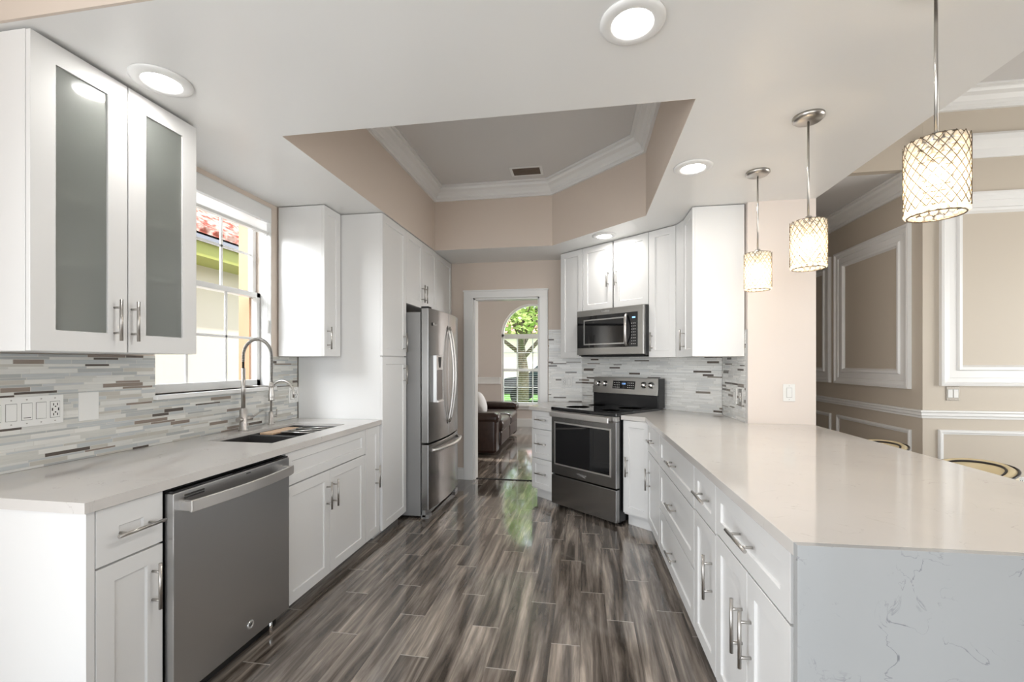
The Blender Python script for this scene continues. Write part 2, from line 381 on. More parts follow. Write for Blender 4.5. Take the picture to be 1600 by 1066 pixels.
        for i in range(n if closed else n-1):
            j = (i+1) % n
            for q in range(k):
                r = (q+1) % k
                s.f.append([o+i*k+q, o+i*k+r, o+j*k+r, o+j*k+q]); s.sm.append(False)
        if not closed:
            s.f.append([o+q for q in range(k)]); s.sm.append(False); s.f.append([o+(n-1)*k+q for q in range(k)][::-1]); s.sm.append(False)
        return s
    def xf(s, mat):
        s.v = [tuple(mat @ Vector(p)) for p in s.v]; return s
    def build(s, name, mat, parent=None, bevel=0, normals=True, kind=None):
        me = bpy.data.meshes.new(name); me.from_pydata(s.v, [], s.f)
        me.polygons.foreach_set('use_smooth', s.sm)
        if normals:
            bm = bmesh.new(); bm.from_mesh(me); bmesh.ops.recalc_face_normals(bm, faces=bm.faces); bm.to_mesh(me); bm.free()
        me.materials.append(M[mat] if isinstance(mat, str) else mat); me.update()
        o = bpy.data.objects.new(name, me); C.objects.link(o)
        if parent: o.parent = parent
        if bevel:
            b = o.modifiers.new('bevel', 'BEVEL'); b.width = bevel; b.segments = 2; b.limit_method = 'ANGLE'; b.angle_limit = math.radians(40)
        if kind: o['kind'] = kind
        return o

def thing(name, label, cat, loc=(0, 0, 0), rz=0, group=None):
    o = bpy.data.objects.new(name, None); C.objects.link(o); o.empty_display_size = .1
    o.location = loc; o.rotation_euler = (0, 0, rz); o['label'] = label; o['category'] = cat
    group = group or {'wall_cabinet': 'white shaker wall cabinets', 'base_cabinet': 'white shaker base cabinets', 'ceiling_light': 'recessed ceiling lights', 'switch_plate': 'light switches', 'outlet_plate': 'wall outlets'}.get(name)
    if group: o['group'] = group
    return o
def tag(o, label, cat, group=None):
    o['label'] = label; o['category'] = cat
    if group: o['group'] = group
    return o
def struct(o): o['kind'] = 'structure'; return o
def S(name, mb, mat, bevel=0): return struct(mb.build(name, mat, None, bevel))
def text(body, size, mat, parent, mtx, name='logo', ext=.0006):
    c = bpy.data.curves.new(name, 'FONT'); c.body = body; c.size = size; c.extrude = ext; c.align_x = 'CENTER'; c.align_y = 'CENTER'
    tmp = bpy.data.objects.new(name, c); C.objects.link(tmp); bpy.context.view_layer.update()
    me = bpy.data.meshes.new_from_object(tmp.evaluated_get(bpy.context.evaluated_depsgraph_get()))
    bpy.data.objects.remove(tmp); me.materials.clear(); me.materials.append(M[mat])
    o = bpy.data.objects.new(name, me); C.objects.link(o); o.parent = parent; o.matrix_local = mtx
    return o
FRONT = Matrix.Rotation(PI/2, 4, 'X')       # lettering upright, read from -y

def handle(parent, x, z, length, vert, y=0.0):
    """bar pull in the local frame of a cabinet whose face is at y"""
    m = MB(); r = .006; st = .034
    if vert:
        m.tube([(x, y-st, z-length/2), (x, y-st, z+length/2)], r, 12)
        for q in (-.31, .31): m.tube([(x, y+.001, z+q*length), (x, y-st, z+q*length)], .0048, 8)
    else:
        m.tube([(x-length/2, y-st, z), (x+length/2, y-st, z)], r, 12)
        for q in (-.31, .31): m.tube([(x+q*length, y+.001, z), (x+q*length, y-st, z)], .0048, 8)
    return m.build('handle', 'nickel', parent)
def front(cab, name, x0, x1, z0, z1, hx=None, hz=None, hv=True, hl=.165, fr=.058):
    g = .0015
    o = MB().shaker(x0+g, x1-g, z0+g, z1-g, fr=fr).build(name, 'cab', cab, bevel=.0012)
    if hx is not None: handle(o, hx, hz, hl, hv)
    return o
def carcass(cab, wd, dp, z0, z1, kick=0, name='body'):
    m = MB().box(0.0008, wd-.0008, .0192, dp, z0, z1); o = m.build(name, 'cab', cab, bevel=.001)
    if kick: MB().box(0.0008, wd-.0008, .075, dp, 0.001, z0-.0005).build('toe_kick', 'cab', cab)
    return o
RL = PI/2                      # units on the left run face +x
CT, CB = .915, .880            # worktop top and underside
ZC = 2.50                      # kitchen ceiling

# ================================================================ SETTING
S('floor', MB().box(-2.5, 6.2, -3.4, 9.6, -.1, 0), 'floor')
# left wall with the sink window opening, and the added side glazing behind the camera
WY0, WY1, WZ0, WZ1 = 2.011, 2.905, 1.178, 2.47
m = MB().box(-2.49, -2.24, .1, WY0, 0, 3.6).box(-2.49, -2.24, WY1, 5.12, 0, 3.6).box(-2.49, -2.24, WY0, WY1, 0, WZ0).box(-2.49, -2.24, WY0, WY1, WZ1, 3.6)
m.box(-2.49, -2.24, -3.4, -2.4, 0, 3.6).box(-2.49, -2.24, -2.4, .1, 2.4, 3.6)
S('wall_left', m, 'wall')
# back wall with doorway
DX0, DX1, DZ = -1.26, -.497, 2.092
m = MB().box(-2.24, DX0, 4.99, 5.12, 0, 3.2).box(DX1, 0.05, 4.99, 5.12, 0, 3.2).box(DX0, DX1, 4.99, 5.12, DZ, 3.2)
S('wall_back', m, 'wall')
# block behind the range (angled wall, pillar end)
S('wall_right', MB().prism([(1.155, 3.41), (1.60, 3.41), (1.60, 7.1), (1.45, 7.1), (1.45, 5.12), (.052, 5.12), (.052, 4.99), (-.025, 4.99), (1.155, 3.982)], 0, ZC), 'wallp')
S('wall_near', MB().box(-2.24, -1.4, -3.4, -3.2, 0, 3.6).box(3.2, 6.2, -3.4, -3.2, 0, 3.6).box(-1.4, 3.2, -3.4, -3.2, 2.4, 3.6), 'wall')
# kitchen ceiling slab with the raised tray
tray = [(-1.515, 2.04), (.48, 2.04), (.478, 3.60), (-.31, 4.375), (-1.515, 4.375)]
bm = bmesh.new()
outer = [(-2.24, 1.21), (1.60, 1.21), (1.60, 5.12), (-2.24, 5.12)]
def ring(pts, z): return [bm.verts.new((x, y, z)) for x, y in pts]
ov, tv = ring(outer, ZC), ring(tray, ZC)
for a, b_, c_ in ((ov[0], tv[0], None),): pass
bm.faces.new([ov[0], ov[1], tv[1], tv[0]]); bm.faces.new([ov[1], ov[2], tv[2], tv[1]])
bm.faces.new([ov[2], tv[3], tv[2]]); bm.faces.new([ov[2], ov[3], tv[4], tv[3]]); bm.faces.new([ov[3], ov[0], tv[0], tv[4]])
me = bpy.data.meshes.new('ceiling'); bm.to_mesh(me); bm.free(); me.materials.append(M['ceil'])
o = bpy.data.objects.new('ceiling', me); C.objects.link(o); struct(o)
so_ = o.modifiers.new('solid', 'SOLIDIFY'); so_.thickness = .015; so_.offset = -1
for p in me.polygons:
    if p.normal.z > 0: p.flip()
def thickwall(poly, t, z0, z1, closed=True, side=-1):
    return MB().sweep(poly, [(-.0015, z0), (t, z0), (t, z1), (-.0015, z1)], lambda a, b, h: (a, b, h), closed, side)
S('wall_tray', thickwall(tray, .04, ZC+.0006, 3.12), 'wall')
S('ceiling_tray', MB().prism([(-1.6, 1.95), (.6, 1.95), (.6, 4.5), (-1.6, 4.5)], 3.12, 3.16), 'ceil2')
def crown_prof(h, p):     # offset from wall, height below ceiling (ogee steps)
    return [(0, -h), (.18*p, -h), (.18*p, -.86*h), (.30*p, -.80*h), (.34*p, -.62*h), (.52*p, -.42*h), (.74*p, -.32*h), (.80*p, -.20*h), (.80*p, -.14*h), (p, -.12*h), (p, 0), (0, 0)]
S('trim_1', MB().sweep(tray, crown_prof(.125, .125), lambda a, b, h: (a, b, 3.119+h), True, 1), 'trimw')
# headers above the kitchen ceiling and tall ceilings
S('wall_header', MB().box(-2.24, 1.60, 1.2, 1.2095, ZC, 3.6).box(-2.24, 1.60, 1.2095, 1.27, ZC+.016, 3.6).box(1.54, 1.60, 1.27, 7.1, ZC+.016, 3.6), 'wall')
S('ceiling_high', MB().box(-2.49, 6.2, -3.4, 1.25, 3.5, 3.6).box(1.5, 6.2, 1.25, 4.1, 3.5, 3.6), 'ceil2')
# dining side
S('wall_dining', MB().box(2.70, 6.2, 4.08, 7.1, 0, 3.6), 'walld')
S('wall_far', MB().box(1.60, 2.70, 7.0, 7.15, 0, 3.6), 'walld')
S('ceiling_dining', MB().box(1.601, 2.699, 4.151, 7.0, 2.92, 3.0), 'ceil2')
S('wall_soffit', MB().box(1.601, 2.699, 4.08, 4.15, 2.9205, 3.5), 'walld')
S('wall_outer', MB().box(6.0, 6.2, -3.2, .7, 0, 3.6).box(6.0, 6.2, 3.3, 4.08, 0, 3.6).box(6.0, 6.2, .7, 3.3, 0, .5).box(6.0, 6.2, .7, 3.3, 2.5, 3.6), 'walld')
# dining crowns and chair rail (open paths round the corner)
ident = lambda z: (lambda a, b, h: (a, b, z+h))
S('trim_2', MB().sweep([(2.70, 4.09), (2.70, 7.0)], crown_prof(.13, .13), ident(2.919), False, 1), 'trimw')
S('trim_3', MB().sweep([(2.70, 4.08), (6.0, 4.08)], crown_prof(.14, .14), ident(3.499), False, -1), 'trimw')
S('trim_4', MB().sweep([(2.70, 4.08), (6.0, 4.08)], [(0, -.095), (.012, -.095), (.02, -.03), (.05, 0), (.07, .02), (.07, .06), (.05, .085), (0, .095)], ident(3.068), False, -1), 'trimw')
rail = [(0, 0), (.012, 0), (.014, .016), (.022, .024), (.022, .044), (.034, .052), (.034, .066), (0, .066)]
S('trim_5', MB().sweep([(2.70, 7.0), (2.70, 4.08), (6.0, 4.08)], rail, ident(.902), False, -1), 'trimw')
base_p = [(0, 0), (.016, 0), (.016, .095), (.008, .115), (.008, .13), (0, .13)]
S('baseboard_dining', MB().sweep([(2.70, 7.0), (2.70, 4.08), (6.0, 4.08)], base_p, ident(0.0), False, -1), 'trimw')
def wallframe(name, plane, a0, a1, b0, b1, prof):
    fn = (lambda a, b, h: (a, 4.08-h, b)) if plane == 'f' else (lambda a, b, h: (2.70-h, a, b))
    S(name, MB().sweep([(a0, b0), (a1, b0), (a1, b1), (a0, b1)], prof, fn, True, 1), 'trimw')
wide = [(0, .001), (0, .030), (.018, .034), (.030, .022), (.062, .020), (.066, .012), (.120, .012), (.128, .026), (.150, .024), (.158, .010), (.165, .001)]
thin = [(0, .001), (0, .012), (.008, .020), (.020, .020), (.026, .012), (.036, .010), (.036, .001)]
wallframe('trim_6', 'f', 2.815, 4.35, 1.165, 2.70, wide)
wallframe('trim_7', 'f', 2.806, 4.35, .30, .812, thin)
wallframe('trim_8', 'l', 4.20, 5.325, 1.13, 2.52, wide)
wallframe('trim_9', 'l', 5.42, 6.60, 1.13, 2.52, wide)
wallframe('trim_10', 'l', 4.20, 5.305, .30, .79, thin)
wallframe('trim_11', 'l', 5.42, 6.60, .30, .79, thin)

# doorway casing and jamb
m = MB().box(-1.371, DX0, 4.965, 4.989, 0.001, DZ).box(DX1, -.403, 4.965, 4.989, .001, DZ).box(-1.371, -.403, 4.965, 4.989, DZ, 2.165).box(-1.378, -.396, 4.958, 4.989, 2.165, 2.182)
m.box(DX0, DX0+.02, 4.989, 5.12, .001, DZ).box(DX1-.02, DX1, 4.989, 5.12, .001, DZ).box(DX0, DX1, 4.989, 5.12, DZ-.02, DZ)
S('door_1', m, 'trimw', .002)
S('trim_12', MB().box(DX0+.02, DX1-.02, 5.03, 5.06, .0005, .006), 'dark')       # threshold strip
S('baseboard_back', MB().box(-1.50, -1.372, 4.972, 4.989, .001, .11).box(-1.50, -1.372, 4.98, 4.989, .11, .135), 'trimw')

# front room beyond the doorway
LX, LY, LZ = -2.34, 9.3, 3.1
AX, AR, AZ0, AZ1 = -1.075, .665, .455, 1.93
m = MB().box(LX, AX-AR, LY, LY+.14, 0, LZ).box(AX+AR, 2.2, LY, LY+.14, 0, LZ).box(AX-AR, AX+AR, LY, LY+.14, 0, AZ0)
K = 28
arc = [(AX-AR*math.cos(PI*i/K), AZ1+AR*math.sin(PI*i/K)) for i in range(K+1)]
for i in range(K):
    (xa, za), (xb, zb) = arc[i], arc[i+1]
    vs = [(xa, LY, za), (xb, LY, zb), (xb, LY, LZ), (xa, LY, LZ), (xa, LY+.14, za), (xb, LY+.14, zb), (xb, LY+.14, LZ), (xa, LY+.14, LZ)]
    m.add(vs, [(0, 1, 2, 3), (4, 7, 6, 5), (0, 4, 5, 1), (3, 2, 6, 7)])
S('wall_front_room', m, 'walll')
S('wall_front_room_left', MB().box(-2.49, LX, 5.12, 9.44, 0, 3.2), 'walll')
S('wall_front_room_right', MB().box(2.2, 2.3, 7.15, 9.44, 0, 3.2).box(1.45, 2.3, 7.1, 7.15, 0, 3.2).box(1.45, 1.5, 5.121, 7.1, ZC, 3.2), 'walll')
S('ceiling_front_room', MB().box(-2.49, 2.3, 5.12, 9.44, 3.0, 3.1), 'ceil')
S('trim_13', MB().box(LX, AX-AR-.02, LY-.03, LY, .90, .925).box(LX, AX-AR-.02, LY-.02, LY, .925, 1.02).box(LX, AX-AR-.02, LY-.035, LY, 1.02, 1.04), 'trimw')
S('trim_14', MB().box(LX, -2.245, LY-.02, LY, 1.09, 2.75), 'trimw')
S('baseboard_front_room', MB().box(LX, 2.2, LY-.018, LY, .001, .15).box(LX, 2.2, LY-.010, LY, .15, .17), 'trimw')
# arched window
m = MB(); f = .045
path = [(AX-AR, AZ0), (AX+AR, AZ0)]+[(AX+AR*math.cos(PI*i/K), AZ1+AR*math.sin(PI*i/K)) for i in range(K+1)]
m.sweep(path, [(0, .03), (f, .03), (f, .09), (0, .09)], lambda a, b, h: (a, LY+h, b), True, 1)
m.box(AX-AR, AX+AR, LY+.03, LY+.09, AZ1-.03, AZ1+.025)
zm = (AZ0+AZ1)/2
m.box(AX-AR, AX+AR, LY+.04, LY+.085, zm-.03, zm+.03)
for i in (-1, 0, 1): m.box(AX+i*AR/2-.011, AX+i*AR/2+.011, LY+.05, LY+.075, AZ0, AZ1)
for z in ((AZ0+zm)/2, (zm+AZ1)/2): m.box(AX-AR, AX+AR, LY+.05, LY+.075, z-.011, z+.011)
win2 = S('window_2', m, 'trimw')
MB().sweep(path, [(.001, .058), (.001, .062), (.0, .062), (.0, .058)], lambda a, b, h: (a, LY+h, b), True, 1)
pn = MB(); pp = [(AX-.62, AZ0+.04), (AX+.62, AZ0+.04)]+[(AX+.62*math.cos(PI*i/16), AZ1+.62*math.sin(PI*i/16)) for i in range(17)]
pn.add([(a, LY+.0625, b) for a, b in pp], [tuple(range(len(pp)))]).build('pane', 'glass', win2)
MB().box(AX-AR-.05, AX+AR+.05, LY-.05, LY-.001, AZ0-.03, AZ0+.0).box(AX-AR-.03, AX+AR+.03, LY-.02, LY-.001, AZ0-.09, AZ0-.03).build('window_sill', 'trimw', win2)
bl = thing('window_blind', 'white slatted blind hanging in the lower part of the arched window', 'blind', (AX, LY+.015, AZ1-.03))
MB().box(-.61, .61, -.018, .012, -.045, 0).build('headrail', 'blind', bl)
m = MB()
for i in range(30):
    z = -.07-i*.0455
    m.add([(-.6, -.009, z-.001), (.6, -.009, z-.001), (.6, .009, z+.001), (-.6, .009, z+.001), (-.6, -.009, z), (.6, -.009, z), (.6, .009, z+.002), (-.6, .009, z+.002)],
          [(0, 1, 2, 3), (4, 7, 6, 5), (0, 4, 5, 1), (2, 6, 7, 3)])
m.build('slats', 'blind', bl, normals=False)
MB().box(-.6, .6, -.014, .012, -1.45, -1.43).build('bottom_rail', 'blind', bl)

# added, unseen glazing behind the camera for the fill lamps (patio doors and side slider) and dining window
m = MB()
for x in (-1.4, .1, 1.63, 3.14): m.box(x, x+.06, -3.32, -3.26, 0, 2.4)
m.box(-1.4, 3.2, -3.32, -3.26, 2.34, 2.4).box(-1.4, 3.2, -3.32, -3.26, 0.001, .06)
S('window_3', m, 'trimw')
m = MB()
for y in (-2.4, -1.18, .04): m.box(-2.40, -2.34, y, y+.06, 0, 2.4)
m.box(-2.40, -2.34, -2.4, .1, 2.34, 2.4).box(-2.40, -2.34, -2.4, .1, .001, .06)
S('window_4', m, 'trimw')
m = MB()
for y in (.7, 1.97, 3.24): m.box(6.05, 6.11, y, y+.06, .5, 2.5)
m.box(6.05, 6.11, .7, 3.3, 2.44, 2.5).box(6.05, 6.11, .7, 3.3, .5, .56)
S('window_5', m, 'trimw')

# sink window
m = MB(); fx0, fx1 = -2.37, -2.32
ya, yb, za, zb = WY0+.001, WY1-.001, WZ0+.001, 2.44
def sash(x0, x1, z0, z1, rb, rt):
    m.box(x0, x1, ya, ya+.035, z0, z1).box(x0, x1, yb-.035, yb, z0, z1).box(x0, x1, ya, yb, z0, z0+rb).box(x0, x1, ya, yb, z1-rt, z1)
    for k in (1, 2):
        y = ya+(yb-ya)*k/3; m.box(x0+.012, x1-.012, y-.009, y+.009, z0, z1)
    zmid = (z0+rb+z1-rt)/2; m.box(x0+.012, x1-.012, ya, yb, zmid-.009, zmid+.009)
sash(-2.365, -2.33, za, 1.855, .05, .035); sash(-2.40, -2.365, 1.82, zb, .035, .04)
win1 = S('window_1', m, 'trimw', .002)
MB().add([(-2.348, ya+.03, za+.04), (-2.348, yb-.03, za+.04), (-2.348, yb-.03, 1.83), (-2.348, ya+.03, 1.83)], [(0, 1, 2, 3)]).build('pane', 'glass', win1)
MB().add([(-2.383, ya+.03, 1.84), (-2.383, yb-.03, 1.84), (-2.383, yb-.03, zb-.03), (-2.383, ya+.03, zb-.03)], [(0, 1, 2, 3)]).build('pane', 'glass', win1)
MB().tube([(-2.335, 2.12, 1.875), (-2.325, 2.16, 1.885), (-2.325, 2.20, 1.88), (-2.335, 2.24, 1.875)], .006, 8).build('latch', 'nickel', win1)
MB().box(-2.33, -2.205, WY0-.012, WY1+.012, WZ0-.024, WZ0).build('window_sill', 'trimw', win1, bevel=.003)
MB().box(-2.325, -2.242, WY1-.006, WY1-.0005, WZ0, WZ1).box(-2.325, -2.242, WY0+.0005, WY0+.006, WZ0, WZ1).box(-2.325, -2.242, WY0, WY1, WZ1-.006, WZ1-.0005).build('reveal', 'trimw', win1)
MB().box(-2.495, -2.41, WY1-.015, WY1-.0005, WZ0-.02, WZ1).box(-2.495, -2.41, WY0+.0005, WY0+.015, WZ0-.02, WZ1).build('outer_reveal', 'stucco2', win1)
# roller shade drawn up
rs = thing('roller_shade', 'white fabric shade drawn up at the top of the sink window, with a cord', 'window shade', (-2.25, 2.458, 2.46))
MB().box(-.012, .016, -.44, .44, -.10, .0).build('valance', 'trimw', rs, bevel=.003)
MB().box(-.035, -.015, -.43, .43, -.165, -.10).build('shade_fabric', 'shadecloth', rs)
MB().box(-.04, -.008, -.435, .435, -.185, -.165).build('bottom_rail', 'plate', rs, bevel=.002)
pts = [(-.02+.006*math.sin(i*.9), .405+.018*math.sin(i*.55), -.17-i*.048) for i in range(15)]
MB().tube(pts, .0018, 6).tube([(-.01, .425, -.17), (-.008, .428, -.5), (-.006, .43, -.8)], .0014, 6).build('cord', 'cord', rs)
MB().lathe([(.002, .05), (.010, .04), (.012, -.04), (.004, -.05)], (-.006, .43, -.85), 10).build('tassel', 'cord', rs)

# tiled backsplashes (object axes: x along the wall, z up)
def splash(name, loc, rz, boxes, mat='tilew'):
    m = MB()
    for b in boxes: m.box(b[0], b[1], 0, .009, b[2], b[3])
    o = m.build(name, mat); struct(o); o.location = loc; o.rotation_euler = (0, 0, rz); return o
# left: local x -> +y
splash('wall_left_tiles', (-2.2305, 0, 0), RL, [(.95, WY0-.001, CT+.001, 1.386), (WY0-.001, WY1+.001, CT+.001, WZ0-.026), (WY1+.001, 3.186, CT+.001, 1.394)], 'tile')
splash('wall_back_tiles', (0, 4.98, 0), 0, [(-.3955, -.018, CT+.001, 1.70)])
TH = math.radians(40.5); U = Vector((math.cos(TH), -math.sin(TH), 0)); V = Vector((math.sin(TH), math.cos(TH), 0)); SO = Vector((-.012, 3.98, 0))
def SP(x, y, z=0): return SO+U*x+V*y+Vector((0, 0, z))
p0 = Vector((-.025, 4.99, 0)); p1 = Vector((1.155, 3.982, 0)); dd = (p1-p0); ang = math.atan2(dd.y, dd.x)
nrm = Vector((-dd.y, dd.x, 0)).normalized()
o = splash('wall_diagonal_tiles', tuple(p0-nrm*.0095), ang, [(.008, dd.length-.006, CT+.001, 1.86)])
o = splash('wall_right_tiles', (1.1455, 3.98, 0), -PI/2, [(.008, .565, CT+.001, 1.40), (.535, .565, 1.40, 1.585)])
S('trim_15', MB().box(1.142, 1.154, 3.411, 3.4145, CT, 1.59), 'nickel')
S('trim_16', MB().box(-.3955, -.03, 4.966, 4.979, 1.701, 1.718), 'trimw')

# ================================================================ LEFT RUN
XF = -1.54
# glass-fronted wall cabinet
c = thing('wall_cabinet', 'white wall cabinet with two frosted glass doors, left of the sink window', 'cabinet', (-1.86, 1.228, 0), RL)
wd, z0, z1 = .66, 1.39, 2.49
m = MB().box(0, .018, .02, .365, z0, z1).box(wd-.018, wd, .02, .365, z0, z1).box(.018, wd-.018, .02, .365, z0, z0+.018).box(.018, wd-.018, .02, .365, z1-.018, z1).box(.018, wd-.018, .35, .365, z0+.018, z1-.018).box(wd/2-.02, wd/2+.02, .02, .036, z0+.018, z1-.018)
m.build('body', 'cab', c, bevel=.001)
for z in (1.73, 1.985, 2.24): MB().box(.019, wd-.019, .06, .345, z-.009, z+.009).build('shelf', 'cab', c)
for a, b, hx in ((0, .329, .329-.062), (.331, .66, .331+.028)):
    d = MB().shaker(a+.0015, b-.0015, z0+.0015, z1-.0015, fr=.075, hole=True).build('door', 'cab', c, bevel=.0012)
    MB().box(a+.072, b-.072, .008, .0125, z0+.072, z1-.072).build('glass', 'frost', d)
    handle(d, .268+.008 if a == 0 else .345, 1.52, .165, True)
# small wall cabinet by the pantry
c = thing('wall_cabinet', 'narrow white wall cabinet hanging between the sink window and the pantry', 'cabinet', (-1.86, 2.962, 0), RL)
carcass(c, .219, .367, 1.396, 2.495)
front(c, 'door', 0, .219, 1.396, 2.495, .04, 1.53, fr=.055)
# pantry
c = thing('pantry_cabinet', 'tall white pantry cabinet beside the refrigerator', 'cabinet', (-1.52, 3.19, 0), RL)
carcass(c, .46, .705, .10, 2.495, .1)
front(c, 'door', 0, .46, .062, 1.398, .40, 1.25)
front(c, 'door', 0, .46, 1.402, 2.495, .40, 1.52)
# over the fridge
c = thing('wall_cabinet', 'white two-door cabinet above the refrigerator', 'cabinet', (-1.52, 3.652, 0), RL)
carcass(c, .80, .70, 1.865, 2.495)
front(c, 'door', 0, .40, 1.865, 2.495, .365, 2.0)
front(c, 'door', .40, .80, 1.865, 2.495, .435, 2.0)
c = thing('wall_cabinet', 'white single-door cabinet at the far end above the refrigerator, against the back wall', 'cabinet', (-1.52, 4.455, 0), RL)
carcass(c, .525, .70, 1.865, 2.495)
front(c, 'door', 0, .525, 1.865, 2.495)
# base cabinets
c = thing('base_cabinet', 'white base cabinet with one drawer and one door, left of the dishwasher', 'cabinet', (XF, 1.187, 0), RL)
carcass(c, .231, .685, .10, .878, .1)
front(c, 'drawer', 0, .231, .688, .876, .128, .778, False, .165, fr=.072)
front(c, 'door', 0, .231, .06, .684, .19, .545, True, fr=.058)
tag(MB().box(-2.238, XF+.0, 1.160, 1.1855, .001, .8785).build('end_panel', 'cab', bevel=.001), 'plain white side panel closing the near end of the left cabinets', 'panel')
c = thing('base_cabinet', 'white sink base cabinet with a false drawer front and two doors, right of the dishwasher', 'cabinet', (XF, 2.10, 0), RL)
W_ = .862
m = MB().box(.0008, W_-.0008, .0192, .06, .10, .878).box(.0008, .018, .06, .685, .1, .66).box(W_-.018, W_-.0008, .06, .685, .1, .66).box(.018, W_-.018, .06, .685, .1, .118)
m.build('body', 'cab', c); MB().box(.0008, W_-.0008, .075, .685, .001, .099).build('toe_kick', 'cab', c)
front(c, 'false_front', 0, W_, .698, .876, fr=.05)
front(c, 'door', 0, .415, .06, .694, .38, .545)
front(c, 'door', .415, W_, .06, .694, .45, .545)
c = thing('base_cabinet', 'narrow white base cabinet with a full-height door between sink base and pantry', 'cabinet', (XF, 2.965, 0), RL)
carcass(c, .222, .685, .10, .878, .1)
front(c, 'door', 0, .222, .06, .876, .155, .50)

# worktop with sink cut-out
SX0, SX1, SY0, SY1 = -2.075, -1.665, 2.165, 2.92
m = MB().box(-2.238, -1.525, 1.145, SY0, CB, CT).box(-2.238, -1.525, SY1, 3.187, CB, CT).box(-2.238, SX0, SY0, SY1, CB, CT).box(SX1, -1.525, SY0, SY1, CB, CT)
bmx = m.build('countertop', 'quartz'); bmesh_ = bmesh.new(); bmesh_.from_mesh(bmx.data); bmesh.ops.remove_doubles(bmesh_, verts=bmesh_.verts, dist=1e-5)
bmesh_.to_mesh(bmx.data); bmesh_.free()
tag(bmx, 'white quartz worktop on the left run with the black sink set in it', 'countertop')
# sink
c = thing('sink', 'black double bowl sink set under the left worktop', 'sink', ((SX0+SX1)/2, (SY0+SY1)/2, 0))
hx, hy = (SX1-SX0)/2-.002, (SY1-SY0)/2-.002
def bowl(x0, x1, y0, y1, zt, zb):
    m = MB(); i = .018
    a = [(x0, y0), (x1, y0), (x1, y1), (x0, y1)]; b = [(x0+i, y0+i), (x1-i, y0+i), (x1-i, y1-i), (x0+i, y1-i)]
    vs = [(x, y, zt) for x, y in a]+[(x+(i*.4 if k in (0, 3) else -i*.4), y+(i*.4 if k in (0, 1) else -i*.4), zt) for k, (x, y) in enumerate(a)]+[(x, y, zb) for x, y in b]+[(x, y, zb-.01) for x, y in a]
    fs = []
    for k in range(4):
        j = (k+1) % 4; fs += [(k, j, 4+j, 4+k), (4+k, 4+j, 8+j, 8+k), (k, 12+k, 12+j, j)]
    fs += [(8, 9, 10, 11), (12, 15, 14, 13)]
    return m.add(vs, fs)
bowl(-hx, hx, -hy, -.055, .898, .69).build('bowl', 'sink', c, bevel=.004)
bowl(-hx, hx, -.052, hy, .898, .69).build('bowl', 'sink', c, bevel=.004)
for y in (-hy/2-.03, hy/2-.03): MB().lathe([(.0, .003), (.038, .003), (.042, 0), (.042, -.003)], (-.05, y, .693), 20).build('drain', 'nickel', c)
o = MB().box(-.135, -.045, -.048, .215, .8985, .910).build('cutting_board', 'bamboo', bevel=.002); o.location = ((SX0+SX1)/2, (SY0+SY1)/2+.0, 0)
tag(o, 'small bamboo board lying across the far bowl of the black sink', 'board')
o = MB().tube([(-.04, .03, .905), (.19, .03, .905)], .005, 8).tube([(-.04, .10, .905), (.19, .10, .905)], .005, 8).tube([(-.04, .17, .905), (.19, .17, .905)], .005, 8).tube([(-.04, .24, .905), (.19, .24, .905)], .005, 8).tube([(.185, .02, .905), (.185, .25, .905)], .005, 8).tube([(-.038, .02, .905), (-.038, .25, .905)], .005, 8).build('drying_rack', 'nickel')
o.location = ((SX0+SX1)/2, (SY0+SY1)/2, 0)
tag(o, 'grey metal rack of bars over the far bowl of the sink', 'rack')
# main faucet
c = thing('kitchen_faucet', 'tall brushed nickel spring faucet with pull-down head behind the sink', 'faucet', (-2.155, 2.534, CT))
MB().lathe([(.029, .0), (.029, .006), (.023, .012), (.0225, .135), (.018, .145)], (0, 0, 0), 24).build('base', 'nickel', c)
MB().tube([(0, 0, .14), (0, 0, .40)], .0125, 16).build('pole', 'nickel', c)
arcp = [(0, 0, .36), (0, 0, .44)]+[(.1-.1*math.cos(PI*i/14), 0, .48+.105*math.sin(PI*i/14)) for i in range(15)]+[(.2, 0, .40), (.2, 0, .315)]
MB().tube(arcp, .007, 12).build('hose', 'dark', c)
def resample(pts, n):
    pts = [Vector(p) for p in pts]; ls = [0]
    for a, b in zip(pts, pts[1:]): ls.append(ls[-1]+(b-a).length)
    out = []
    for i in range(n):
        s_ = ls[-1]*i/(n-1); k = max(j for j in range(len(ls)) if ls[j] <= s_+1e-9); k = min(k, len(pts)-2)
        out.append(pts[k].lerp(pts[k+1], (s_-ls[k])/(ls[k+1]-ls[k])))
    return out
rp = resample(arcp[1:], 760); coil = []
for i, p in enumerate(rp):
    a = rp[max(0, i-1)]; b = rp[min(len(rp)-1, i+1)]; d = (b-a).normalized(); e1 = Vector((0, 1, 0)); e2 = d.cross(e1)
    t = 2*PI*i/10; coil.append(p+e1*math.cos(t)*.0095+e2*math.sin(t)*.0095)
MB().tube(coil, .0022, 5).build('spring', 'nickel', c)
MB().lathe([(.010, .10), (.013, .095), (.014, .05), (.019, .02), (.0195, 0), (.016, -.012), (.021, -.02), (.0, -.021)], (.2, 0, .215), 20).build('spray_head', 'nickel', c)
MB().tube([(0, 0, .285), (.178, 0, .285)], .0055, 10).tube([(.2+.021*math.cos(t*PI/8), .021*math.sin(t*PI/8), .285) for t in range(16)], .004, 8, closed=True).build('holder_arm', 'nickel', c)
MB().tube([(0, 0, .075), (.028, .045, .078)], .014, 14).tube([(.02, .05, .08), (.03, .14, .115)], .0055, 10).build('lever', 'nickel', c)
MB().tube([(0, 0, .072), (.0, -.045, .072)], .017, 16).build('valve', 'nickel', c)
